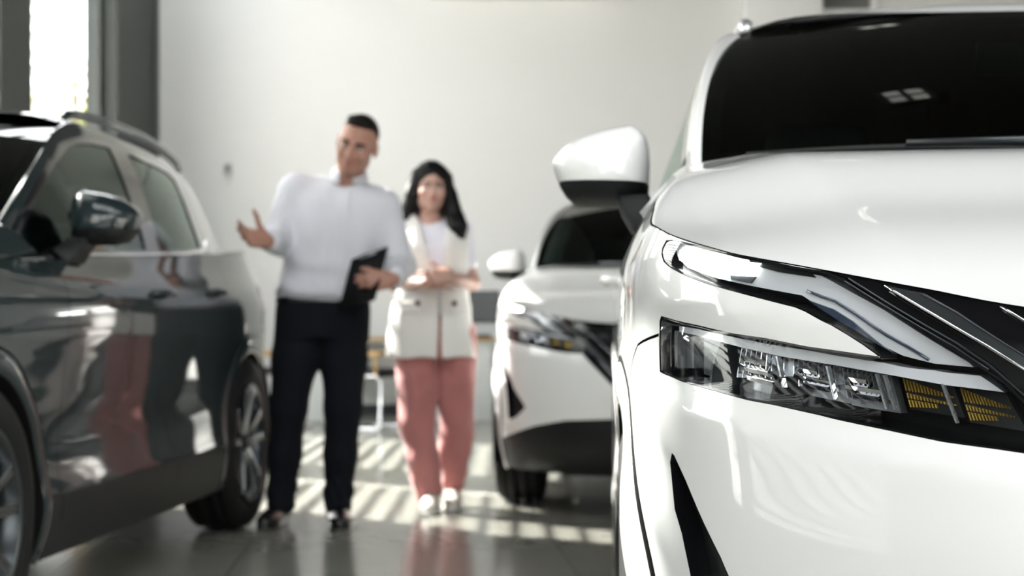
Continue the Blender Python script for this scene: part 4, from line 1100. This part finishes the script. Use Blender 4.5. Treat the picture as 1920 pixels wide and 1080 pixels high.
def make_woman():
    o = empty('person', (-.36, 7.28, 0)); tag(o, 'person with long black hair in cream vest and pink trousers', 'person')
    Y = 7.24; Q = lambda x, y, dy=0.: np.array(PX(x, y, Y + dy))
    hc = Q(808, 352, -.03); HM = rot(4, 3, 10); k = .93
    neck0 = hc + HM @ np.array([0, .025, -.06]); neck1 = Q(806, 420, .02); chest = Q(812, 462, .01)
    shR, shL = Q(757, 428, .02), Q(862, 434, .02)
    elR, elL = Q(742, 532, .02), Q(884, 530, .02); wrR, wrL = Q(800, 530, -.22), Q(846, 520, -.22)
    hipR, hipL = Q(786, 640, .02), Q(840, 640, .02); knR, knL = Q(790, 790, .0), Q(847, 785, .06); anR, anL = Q(808, 932, -.03), Q(846, 918, .16)
    f = Field((-.72, 6.82, 0), (-.02, 7.58, 1.66), .0046)
    head(f, hc, HM, k, False)
    f.cone(neck0, neck1, .042, .047, .025); f.cone(neck1, chest, .05, .09, .04)
    f.slab([(Q(812, 0)[0], Y + .02, .80, .13, .09), (Q(812, 0)[0], Y + .02, .92, .135, .09), (Q(812, 0)[0], Y + .02, 1.05, .105, .075), (Q(812, 0)[0], Y + .01, 1.22, .125, .09), (Q(810, 0)[0], Y + .02, 1.30, .09, .06)], .05)
    for h_, kn, an in ((hipR, knR, anR), (hipL, knL, anL)):
        f.chain([h_, kn, an], [.075, .045, .032], .04); f.cone(an, an + np.array([0, -.09, -.065]), .028, .014, .02)
    f.cone(chest, shR, .07, .045, .04); f.cone(chest, shL, .07, .045, .04)
    f.chain([shR, elR, wrR], [.042, .035, .022], .025); f.chain([shL, elL, wrL], [.042, .035, .022], .025)
    hand(f, wrR, frame((.90, -.35, .10), (.1, .30, .90)), False, (20, 24, 14), 4, (.62, .72, -.30), .88)
    hand(f, wrL + np.array([0, -.035, .006]), frame((-.92, -.22, -.06), (-.05, .25, .92)), True, (26, 28, 16), 4, (.62, .72, -.30), .88)
    bd = f.build('body', SKIN_W, o)
    face_parts(bd, hc, HM, k, False, None, LIP_W, HAIR_W)
    # long hair parted in the middle, falling over both shoulders
    f = Field(hc - np.array([.26, .16, .36]), hc + np.array([.30, .24, .20]), .005)
    H_ = lambda *p: hc + k * (HM @ np.array(p))
    f.oval(H_(0, .022, .046), np.array((.088, .100, .092)) * k, HM, .01)
    f.chain([H_(-.070, .0, .05), H_(-.090, .0, -.04), Q(768, 386, .0), Q(759, 408, -.02)], [.034, .032, .030, .018], .03)
    f.chain([H_(.070, .0, .05), H_(.092, .01, -.04), Q(846, 390, -.02), Q(858, 425, -.05), Q(862, 444, -.05)], [.034, .036, .040, .040, .026], .03)
    f.chain([H_(.0, .09, .0), H_(.0, .10, -.10), Q(815, 440, .15), Q(820, 480, .16)], [.07, .08, .09, .06], .04)
    f.chain([Q(850, 400, .05), Q(868, 440, .06), Q(876, 480, .07), Q(876, 502, .07)], [.045, .04, .028, .014], .03)
    f.oval(H_(0, -.105, -.020), np.array((.060, .075, .088)) * k, HM, .008, 'sub'); f.cone(H_(0, -.10, .08), H_(0, -.085, .135), .010, .003, .02, 'sub')
    G = f.grid(); f.d += .0010 * np.sin(170 * G[0] + 3 * np.sin(12 * G[2])).astype(np.float32)
    f.build('hair', HAIR_W, o)
    # white tee under the vest, sleeves to the elbow
    f = Field((-.72, 6.9, .86), (-.02, 7.5, 1.42), .0065); cx = Q(812, 0)[0]
    f.slab([(cx, Y + .02, .90, .150, .105), (cx, Y + .02, 1.05, .122, .095), (cx, Y + .005, 1.20, .142, .112), (cx, Y + .015, 1.28, .125, .085), (Q(808, 0)[0], Y + .02, 1.335, .062, .058)], .03)
    f.cone(chest + np.array([-.03, .0, .05]), shR, .055, .050, .04); f.cone(chest + np.array([.03, .0, .05]), shL, .055, .050, .04)
    f.chain([shR, shR + (elR - shR) * .86], [.056, .052], .03); f.chain([shL, shL + (elL - shL) * .60], [.056, .050], .03)
    f.cone(neck1 + np.array([0, -.01, -.012]), hc, .052, .06, .008, 'sub'); f.build('tee', TEE, o)
    # vest: long, flared, open down the front
    f = Field((-.76, 6.9, .66), (.02, 7.6, 1.42), .0065)
    f.slab([(Q(806, 0)[0], Y + .02, .705, .208, .150), (Q(806, 0)[0], Y + .02, .80, .200, .145), (Q(808, 0)[0], Y + .02, .92, .184, .135), (Q(811, 0)[0], Y + .015, 1.06, .166, .122), (Q(812, 0)[0], Y + .01, 1.20, .172, .130),
            (Q(812, 0)[0], Y + .015, 1.27, .172, .105), (Q(810, 0)[0], Y + .02, 1.315, .13, .080), (Q(808, 0)[0], Y + .02, 1.345, .075, .066)], .02)
    f.cone(Q(775, 420, .02), Q(754, 428, .02), .052, .050, .03); f.cone(Q(840, 422, .02), Q(865, 432, .02), .052, .050, .03)
    G = f.grid(); x, y, z = np.broadcast_arrays(*G)
    f.d += .004 * np.sin(38 * x + 2 * np.sin(7 * z)) * np.clip((1.0 - z) / .3, 0, 1)
    mid = np.interp(G[2], [.66, .95, 1.10, 1.36], [Q(826, 0)[0], Q(827, 0)[0], Q(824, 0)[0], Q(812, 0)[0]]); half = np.interp(G[2], [.66, .80, .97, 1.05, 1.20, 1.345], [.013, .008, .004, .020, .042, .066])
    wedge = np.maximum(np.abs(G[0] - mid) - half, G[1] - (Y - .005)); f.d = np.maximum(f.d, -wedge).astype(np.float32)
    sd = f.d.copy()
    f.cone(neck1 + np.array([0, 0, -.03]), hc, .058, .07, .008, 'sub')
    # armholes
    f.cone(shR + np.array([-.055, 0, -.06]), shR + np.array([-.06, 0, -.16]), .045, .03, .02, 'sub'); f.cone(shL + np.array([.055, 0, -.06]), shL + np.array([.06, 0, -.16]), .045, .03, .02, 'sub')
    ve = f.build('vest', VEST, o)
    for s in (-1, 1):      # lapels and pocket flaps, a few millimetres proud of the front
        e = s * (G[0] - mid) - half
        f.d = np.maximum.reduce(np.broadcast_arrays(sd - .007, -e, e - np.interp(G[2], [.98, 1.22, 1.25, 1.34], [.004, .058, .048, .03]), G[1] - (Y - .01), .985 - G[2], G[2] - 1.335)).astype(np.float32)
        f.build('lapel', VEST, ve)
        px_ = PX(786 if s < 0 else 854, 569, Y)
        f.d = np.maximum.reduce(np.broadcast_arrays(sd - .007, np.abs(G[0] - (px_[0] + .03 * s)) - .055, np.abs(G[2] - (px_[2] - .02)) - .028, G[1] - (Y - .01))).astype(np.float32)
        f.build('pocket_flap', VEST, ve)
        yy = Y + .02 - .135
        b = MB(); b.lathe([(-.012, 0), (-.012, .011), (-.004, .013), (.02, .012)], 20, 'y'); b.build('button', material('horn_button', (.10, .07, .05), .3), ve, True, loc=tuple(np.array((px_[0], yy, px_[2])) - np.array(o.location)))
    # wide pink trousers
    f = Field((-.72, 6.85, .02), (-.02, 7.7, 1.0), .0065)
    f.slab([(Q(811, 0)[0], Y + .02, .70, .176, .12), (Q(811, 0)[0], Y + .02, .85, .160, .11), (Q(811, 0)[0], Y + .02, .96, .13, .09)], .04)
    for h_, kn, an, w in ((hipR + np.array([-.012, 0, 0]), Q(781, 790, -.02), Q(803, 920, -.03), 0), (hipL + np.array([.034, 0, 0]), Q(857, 785, .06), Q(850, 900, .14), 1)):
        f.chain([h_ + np.array([0, 0, .03]), (h_ + kn) / 2, kn, (kn + an) / 2, an], [.098, .094, .083, .076, .060], .008)
    G = f.grid(); x, y, z = np.broadcast_arrays(*G)
    f.d += .006 * np.sin(46 * x + 18 * y + 3 * np.sin(9 * z)) * np.clip((.85 - z) / .3, 0, 1); f.d += .004 * np.sin(55 * z + 20 * x) * np.exp(-((z - .16) / .10)**2)
    f.build('trousers', PINK, o)
    shoe(o, (anR[0] + .0, anR[1] + .06, 0), (anR[0] + .002, anR[1] - .185, 0), .045, .085, SNEAK, SOLE, ank=.055); shoe(o, (anL[0], anL[1] + .05, 0), (anL[0] + .012, anL[1] - .19, 0), .045, .085, SNEAK, SOLE, ank=.055)
    return o
make_man(); make_woman()

# ---------------------------------------------------------------- the showroom
def struct(o): o['kind'] = 'structure'; return o
XL, XR, YB, YF, ZC = -3.45, 6.4, 15.0, -4.6, 5.3

def wall_material(name, base, amt=.02):
    m = material(name, base, .7, spec=.25); return noise_colour(m, 1.2, amt)
PLASTER = wall_material('white_wall_plaster', (.69, .695, .69))
CEILING = wall_material('dark_ceiling_paint', (.018, .019, .018))
CHARCOAL = noise_colour(material('charcoal_column_panel', (.018, .022, .019), .6), 2, .05)
FRAME = material('anthracite_window_frame', (.03, .035, .033), .4)
PANE = glass('window_pane', (.97, .98, .98), 0, 1.35)
SLAT = material('pale_aluminium_slat', (.75, .76, .75), .4)
CONCRETE = noise_colour(material('pale_paving', (.42, .40, .37), .9), 3, .12)

def floor_material():
    m = material('polished_grey_floor_tiles', (.21, .21, .195), .16, spec=.45); nt = m.node_tree; b = nt.nodes['Principled BSDF']
    tc = nt.nodes.new('ShaderNodeTexCoord'); br = nt.nodes.new('ShaderNodeTexBrick'); mp = nt.nodes.new('ShaderNodeMapping')
    mp.inputs['Rotation'].default_value = (0, 0, R(-4)); br.offset = 0
    br.inputs['Scale'].default_value = 1.0; br.inputs['Brick Width'].default_value = .6; br.inputs['Row Height'].default_value = .6; br.inputs['Mortar Size'].default_value = .003
    br.inputs['Color1'].default_value = (.235, .232, .20, 1); br.inputs['Color2'].default_value = (.26, .257, .225, 1); br.inputs['Mortar'].default_value = (.10, .10, .095, 1)
    n = nt.nodes.new('ShaderNodeTexNoise'); n.inputs['Scale'].default_value = 5; n.inputs['Detail'].default_value = 6
    mr = nt.nodes.new('ShaderNodeMapRange'); mr.inputs['To Min'].default_value = .13; mr.inputs['To Max'].default_value = .24
    L = nt.links.new
    L(tc.outputs['Object'], mp.inputs['Vector']); L(mp.outputs[0], br.inputs['Vector']); L(br.outputs['Color'], b.inputs['Base Color'])
    L(tc.outputs['Object'], n.inputs['Vector']); L(n.outputs['Fac'], mr.inputs['Value']); L(mr.outputs[0], b.inputs['Roughness'])
    return m

def slab(name, x0, x1, y0, y1, z0, z1, mat, parent=None, bevel=0):
    b = MB(); b.box(((x0 + x1) / 2, (y0 + y1) / 2, (z0 + z1) / 2), (x1 - x0, y1 - y0, z1 - z0)); return b.build(name, mat, parent, bevel=bevel)

struct(slab('floor', XL - .3, XR + .2, YF - .2, YB + .2, -.15, 0, floor_material()))
ADDED_ROOF_LIGHTS = [(-2.0, 3.8, .2, 2.8), (-3.4, -2.0, 10.0, 14.85)]          # two roof lights added out of view to brighten bonnet and back wall
cb = MB(); x_0, x_1, y_prev = XL - .3, XR + .2, YF - .2
for (a, b_, c, d) in ADDED_ROOF_LIGHTS:
    for (p, q, r_, s_) in ((x_0, x_1, y_prev, c), (x_0, a, c, d), (b_, x_1, c, d)): cb.box(((p + q) / 2, (r_ + s_) / 2, ZC + .1), (q - p, s_ - r_, .2))
    y_prev = d
cb.box(((x_0 + x_1) / 2, (y_prev + YB + .2) / 2, ZC + .1), (x_1 - x_0, YB + .2 - y_prev, .2))
struct(cb.build('ceiling', CEILING))
for i, (a, b_, c, d) in enumerate(ADDED_ROOF_LIGHTS):
    b = MB()
    for k in range(5): b.box((a + .03 + (b_ - a - .06) * k / 4, (c + d) / 2, ZC + .12), (.06, d - c, .12))
    for y in (c + .03, d - .03): b.box(((a + b_) / 2, y, ZC + .12), (b_ - a, .06, .118))
    w = struct(b.build('window_%d' % (30 + i), FRAME))  # frame of an added roof light, unseen, there to let daylight in
    b = MB(); b.box(((a + b_) / 2, (c + d) / 2, ZC + .12), (b_ - a - .1, d - c - .1, .01)); b.build('pane', PANE, w)
struct(slab('wall_back', XL - .3, XR + .2, YB, YB + .2, 0, ZC, PLASTER))
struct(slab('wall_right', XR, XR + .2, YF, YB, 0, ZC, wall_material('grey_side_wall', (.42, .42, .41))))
struct(slab('baseboard_back', XL + .1, XR, YB - .015, YB, 0, .09, SATIN))
# left wall: charcoal columns with tall louvred windows between them
SILL, HEAD = .35, 4.75
cols = [(13.44, 15.0)] + [(10.37 - 2.61 * k, 11.06 - 2.61 * k) for k in range(3)] + [(YF, 3.23)]
wl = MB()
for a, b_ in cols[:-1] + [(YF, .2), (3.0, 3.23)]: wl.box((XL - .063, (a + b_) / 2, ZC / 2), (.27, b_ - a, ZC))
edges_ = [(b2[1], a2[0]) for a2, b2 in zip(cols[:-1], cols[1:])]
for y0, y1 in edges_:
    wl.box((XL - .10, (y0 + y1) / 2, SILL / 2), (.2, y1 - y0, SILL)); wl.box((XL - .10, (y0 + y1) / 2, (HEAD + ZC) / 2), (.2, y1 - y0, ZC - HEAD))
wl.box((XL - .063, 1.6, SILL / 2), (.27, 2.8, SILL)); wl.box((XL - .063, 1.6, (2.2 + ZC) / 2), (.27, 2.8, ZC - 2.2))
struct(wl.build('wall_left', CHARCOAL))
struct(slab('trim_1', XL + .05, XL + .085, 14.85, YB, 0, ZC, FRAME))
for i, (y0, y1) in enumerate(edges_):
    b = MB(); xm = XL - .10
    for z in (SILL + .03, HEAD - .03): b.box((xm, (y0 + y1) / 2, z), (.08, y1 - y0, .06))
    for y in (y0 + .03, y1 - .03): b.box((xm, y, (SILL + HEAD) / 2), (.08, .06, HEAD - SILL - .12))
    w = struct(b.build('window_%d' % (i + 1), FRAME))
    b = MB(); b.box((xm, (y0 + y1) / 2, (SILL + HEAD) / 2), (.008, y1 - y0 - .12, HEAD - SILL - .12)); b.build('pane', PANE if y1 > 6 else glass('lightly_tinted_pane', (.72, .74, .73), 0, 1.35), w)  # near pane tinted to weaken its streak on the near bumper
    b = MB()
    if y1 > 6:      # open louvres at the back
        for z in np.arange(SILL + .1, HEAD, .14): b.box((XL - .30, (y0 + y1) / 2, z), (.085, y1 - y0 - .02, .006), m=Matrix.Rotation(R(-12), 4, 'Y'))
    else:           # deep close louvres, unseen, added to keep sun off the near car
        for z in np.arange(SILL - .3, HEAD + .4, .125):
            ye = 4.66 if 4.28 < z < 4.92 else y1 + .45        # slats cut short to throw sun on the near car's flank
            b.box((XL - .33, (y0 - .05 + ye) / 2, z), (.20, ye - y0 + .05, .006))
    b.build('louvre_blind', SLAT, w)
# a lower louvred window beside the camera
b = MB(); xm = XL - .10
for z in (SILL + .03, 2.17): b.box((xm, 1.6, z), (.08, 2.8, .06))
for y in (.23, 2.97): b.box((xm, y, 1.275), (.08, .06, 1.73))
w = struct(b.build('window_9', FRAME))
b = MB(); b.box((xm, 1.6, 1.275), (.008, 2.68, 1.73)); b.build('pane', glass('grey_tinted_pane', (.42, .43, .43), 0, 1.35), w)  # tint added to dim this window's light on the near car
b = MB()
for z in np.arange(SILL - .3, 2.6, .11): b.box((XL - .33, 1.8, z), (.20, 3.4, .03))
b.build('louvre_blind', FRAME, w)
# front facade behind the camera: glazing with slim mullions and louvres
b = MB(); b.box(((XL + XR) / 2, YF - .1, .2), (XR - XL, .2, .4)); b.box(((XL + XR) / 2, YF - .1, (4.7 + ZC) / 2), (XR - XL, .2, ZC - 4.7))
nF = 4; pw = (XR - XL) / nF
for k in range(nF + 1): b.box((XL + pw * k, YF - .1, 2.55), (.35, .2, 4.3))
struct(b.build('wall_front', PLASTER))
for k in range(nF):
    x0, x1 = XL + pw * k + .175, XL + pw * (k + 1) - .175
    b = MB()
    for z in (.43, 4.67, 2.3): b.box(((x0 + x1) / 2, YF - .1, z), (x1 - x0, .08, .06))
    for x in (x0 + .03, (x0 + x1) / 2, x1 - .03): b.box((x, YF - .1, 2.55), (.06, .078, 4.18))
    w = struct(b.build('window_%d' % (10 + k), FRAME))
    b = MB(); z = .5
    while z < 4.6:
        b.box(((x0 + x1) / 2, YF - .25, z), (x1 - x0, .035, .010)); z += .11
    b.build('louvre_blind', SLAT, w)
# things on the back wall
b = MB(); b.box((2.565, YB - .10, ZC / 2), (.73, .2, ZC)); struct(b.build('wall_back_pier', wall_material('cool_white_pier', (.80, .81, .82)), bevel=.006))
v = empty('air_vent', (3.17, YB, 4.0)); tag(v, 'grey slatted air vent high on the back wall above the foreground car', 'vent')
b = MB()
for z in (-.17, .17): b.box((0, -.02, z), (.62, .04, .06))
for x in (-.28, .28): b.box((x, -.02, 0), (.06, .04, .28))
b.build('vent_frame', material('white_vent_frame', (.82, .82, .82), .4), v, bevel=.006)
b = MB()
for i in range(26): b.box((-.24 + .0192 * i, -.018, 0), (.008, .03, .28))
b.build('vent_slats', material('grey_vent_slat', (.30, .31, .31), .5), v)
b = MB(); b.box((0, -.004, 0), (.5, .006, .29)); b.build('vent_backing', VOID, v)
ac = empty('air_conditioner', (.08, YB, 4.18)); tag(ac, 'white wall mounted air unit at the top of the back wall', 'air conditioner')
b = MB(); b.box((0, -.14, 0), (1.75, .28, .46)); b.build('casing', material('white_unit_casing', (.78, .78, .77), .35), ac, bevel=.05)
b = MB(); b.box((0, -.26, -.20), (1.5, .05, .03)); b.build('outlet_flap', BLACK, ac, bevel=.006)
sw = empty('wall_switch', (-2.71, YB, 2.33)); tag(sw, 'small grey switch box on the white wall at left of the man', 'switch')
b = MB(); b.box((0, -.02, 0), (.075, .04, .11)); b.build('switch_box', material('grey_switch_plastic', (.42, .43, .42), .5), sw, bevel=.008)
b = MB(); b.box((0, -.043, .012), (.03, .012, .05)); b.build('switch_rocker', SATIN, sw, bevel=.004)

# desk, monitor and visitor chairs at the back
WOOD = noise_colour(material('warm_oak_edge', (.50, .31, .12), .5), 12, .15)
DESKW = material('white_desk_laminate', (.74, .76, .75), .45)
dk = empty('desk', (-.98, 14.15, 0)); tag(dk, 'white office desk with an oak edged top behind the couple', 'desk')
b = MB(); b.box((0, 0, .725), (1.66, .72, .03)); b.build('desktop', WOOD, dk, bevel=.004)
for x in (-.74, .55):
    b = MB(); b.box((x, 0, .355), (.17 if x < 0 else .5, .62, .71)); b.build('pedestal', DESKW, dk, bevel=.006)
b = MB(); b.box((-.13, .25, .44), (1.1, .02, .5)); b.build('modesty_panel', DESKW, dk)
mo = empty('monitor', (-.36, 14.12, .74)); tag(mo, 'black flat monitor on the desk beside the woman', 'monitor')
b = MB(); b.box((0, 0, .272), (.50, .03, .29)); b.build('screen_casing', BLACK, mo, bevel=.006)
b = MB(); b.box((0, -.0165, .275), (.475, .004, .265)); b.build('screen', material('dark_screen', (.035, .045, .047), .25), mo)
b = MB(); b.box((0, .03, .10), (.05, .03, .2)); b.box((0, .01, .006), (.22, .16, .012)); b.build('stand', BLACK, mo, bevel=.004)
kb = empty('keyboard', (-.40, 13.90, .74)); tag(kb, 'black keyboard on the desk in front of the monitor', 'keyboard')
b = MB(); b.box((0, 0, .011), (.42, .14, .022)); b.build('keyboard_case', BLACK, kb, bevel=.004)
b = MB()
for i in range(13):
    for j in range(4): b.box((-.186 + .031 * i, -.045 + .03 * j, .024), (.025, .024, .006), taper=.85)
b.build('keys', SATIN, kb)
pp = slab('paper_stack', -.32, -.21, 13.99, 14.06, .7405, .775, material('pale_blue_paper', (.55, .62, .72), .7)); tag(pp, 'pale blue stack of papers on the desk by the monitor', 'papers')
def visitor_chair(x, y, rz, label):
    c = empty('visitor_chair', (x, y, 0), rz); tag(c, label, 'chair', 'visitor chairs at the desk')
    b = MB(); b.box((0, 0, .46), (.48, .48, .07)); b.build('seat', SEAT, c, bevel=.025)
    b = MB(); b.box((0, .25, .76), (.46, .06, .46), m=Matrix.Rotation(R(-8), 4, 'X')); b.build('backrest', SEAT, c, bevel=.025)
    for s in (-1, 1):
        b = MB(); X = .265 * s
        b.tube([(X, .28, .60), (X, .26, .42), (X, -.20, .60 - .16), (X, -.25, .40), (X, -.24, .03), (X, -.22, .014), (X, .26, .014)], .012, 10); b.build('leg', CHROME, c, True)
        b = MB(); b.box((X, .02, .615), (.05, .50, .03)); b.tube([(X, -.20, .44), (X, -.2, .605)], .012, 8); b.tube([(X, .27, .58), (X, .24, .60)], .012, 8); b.build('armrest', WOOD, c, bevel=.008)
    b = MB(); b.box((0, .26, .014), (.53, .024, .024)); b.build('stretcher', CHROME, c)
    return c
visitor_chair(-1.19, 12.9, R(70), 'black visitor chair with oak armrests and chrome legs between man and woman')
visitor_chair(-2.02, 13.1, R(-60), 'black visitor chair with oak armrests at the left end of the desk')

# ceiling lamps in blocks of four
LAMP = material('luminous_ceiling_panel', (.9, .9, .9), .5, emit=(1, .97, .92), strength=.14)
for gx, gy, nm in ((-1.6, 5.88, 'middle left'), (1.34, 5.88, 'middle centre'), (4.3, 5.88, 'middle right'), (2.3, 10.5, 'rear right')):
    lp = empty('ceiling_light', (gx, gy, ZC)); tag(lp, 'square ceiling spotlight of four small panels, %s of the showroom' % nm, 'ceiling light', 'ceiling lights')
    b = MB(); b.box((0, 0, -.02), (.40, .40, .04)); b.build('lamp_frame', FRAME, lp)
    for sx in (-1, 1):
        for sy in (-1, 1):
            b = MB(); b.box((.085 * sx, .085 * sy, -.045), (.115, .115, .012)); b.build('lamp_panel', LAMP, lp)

# outdoors
struct(slab('ground_outside', -60, 40, -50, 45, -.40, -.16, CONCRETE))
def tree(x, y, h, r, label, seed, nl=5200):
    rnd = random.Random(seed); t = empty('tree', (x, y, -.16)); tag(t, label, 'tree', 'trees outside the windows')
    b = MB(); b.tube([(0, 0, 0), (.05, .03, h * .3), (-.04, 0, h * .55), (.02, .05, h * .85)], [.14, .11, .08, .04], 10)
    tips = []
    for i in range(16):
        a = rnd.uniform(0, 6.28); z0 = h * rnd.uniform(.3, .7); L = r * rnd.uniform(.6, 1)
        p = [(0, 0, z0), (L * .5 * math.cos(a), L * .5 * math.sin(a), z0 + L * .3), (L * math.cos(a), L * math.sin(a), z0 + L * .55)]
        b.tube(p, [.05, .03, .012], 6); tips += p[1:]
    b.build('trunk', noise_colour(material('tree_bark', (.16, .11, .07), .9), 20, .3), t, True)
    V, F = [], []
    for i in range(nl):
        c = Vector(rnd.choice(tips)) + Vector((rnd.gauss(0, .34), rnd.gauss(0, .34), rnd.gauss(0, .34)))
        q = Vector((rnd.gauss(0, 1), rnd.gauss(0, 1), rnd.gauss(0, 1))).normalized(); w = q.orthogonal().normalized(); s = rnd.uniform(.05, .10)
        k = len(V); up = q.cross(w) * .01
        V += [tuple(c - q * s), tuple(c + w * s * .42 + up), tuple(c + q * s), tuple(c - w * s * .42 + up)]; F.append((k, k + 1, k + 2, k + 3))
    mesh_obj('foliage', V, F, LEAF, t, False)
LEAF = noise_colour(material('olive_green_leaf', (.26, .27, .07), .6), 4, .35)
tree(-4.75, 17.0, 4.3, 1.25, 'olive green tree outside the left window behind the grey car', 3, 2000)
tree(-9.5, 15.0, 5.0, 2.2, 'broad green tree farther left outside the windows', 5)

# ---------------------------------------------------------------- light, sky, camera
W = bpy.data.worlds.new('sky'); SC.world = W; W.use_nodes = True
nt = W.node_tree; bg = nt.nodes['Background']; sk = nt.nodes.new('ShaderNodeTexSky'); sk.sky_type = 'NISHITA'
sk.sun_disc = False; sk.sun_elevation = R(42); sk.sun_rotation = R(-56); sk.air_density = 1.0; sk.dust_density = 2.5; sk.ozone_density = .6
hs = nt.nodes.new('ShaderNodeHueSaturation'); hs.inputs['Saturation'].default_value = .2
nt.links.new(sk.outputs[0], hs.inputs['Color']); hz = nt.nodes.new('ShaderNodeMixRGB'); hz.blend_type = 'ADD'; hz.inputs[0].default_value = 1      # bright even haze over the blue
hz.inputs[2].default_value = (2.6, 2.6, 2.5, 1); nt.links.new(hs.outputs[0], hz.inputs[1])
nt.links.new(hz.outputs[0], bg.inputs['Color']); bg.inputs['Strength'].default_value = .38
sl = bpy.data.lights.new('sun', 'SUN'); sl.energy = 22.0; sl.angle = R(.8); sl.color = (1, .96, .90)
so = bpy.data.objects.new('sun', sl); COL.objects.link(so)
so.rotation_euler = Vector((.83, -.56, -.84)).to_track_quat('-Z', 'Y').to_euler()
def portal(name, loc, target, sx, sy):
    l = bpy.data.lights.new(name, 'AREA'); l.shape = 'RECTANGLE'; l.size = sx; l.size_y = sy; l.cycles.is_portal = True
    o = bpy.data.objects.new(name, l); COL.objects.link(o); o.location = loc
    d = Vector(target) - Vector(loc)
    o.rotation_euler = (0, 0, 0) if abs(d.z) > 1 else d.to_track_quat('-Z', 'Z').to_euler()
portal('left_window_portal', (XL - .45, 8.3, 2.55), (XL + 3, 8.3, 2.55), 10.6, 4.5)
for a, b_, c, d in ADDED_ROOF_LIGHTS: portal('added_roof_light_portal', ((a + b_) / 2, (c + d) / 2, ZC + .3), ((a + b_) / 2, (c + d) / 2 + .001, 0), b_ - a, d - c)
portal('side_window_portal', (XL - .45, 1.6, 1.28), (XL + 3, 1.6, 1.28), 2.9, 2.0)
portal('front_window_portal', ((XL + XR) / 2, YF - .4, 2.55), ((XL + XR) / 2, 0, 2.55), XR - XL, 4.3)

cam = bpy.data.cameras.new('camera'); cam.sensor_width = 36; cam.lens = 36 * 2945 / 1920; cam.shift_y = (607 - 540) / 1920
co = bpy.data.objects.new('camera', cam); COL.objects.link(co); co.location = (0, 0, .86); co.rotation_euler = (R(90), 0, 0)
cam.clip_start = .02; cam.clip_end = 300
cam.dof.use_dof = True; cam.dof.focus_distance = 1.76; cam.dof.aperture_fstop = 5.8; cam.dof.aperture_blades = 0
SC.camera = co
SC.view_settings.view_transform = 'Standard'; SC.view_settings.look = 'None'; SC.view_settings.gamma = 1; SC.view_settings.use_curve_mapping = False
SC.view_settings.exposure = 1.65
SC.cycles.max_bounces = 10; SC.cycles.transparent_max_bounces = 24; SC.cycles.sample_clamp_indirect = 6; SC.cycles.caustics_reflective = False
SC.cycles.use_denoising = True
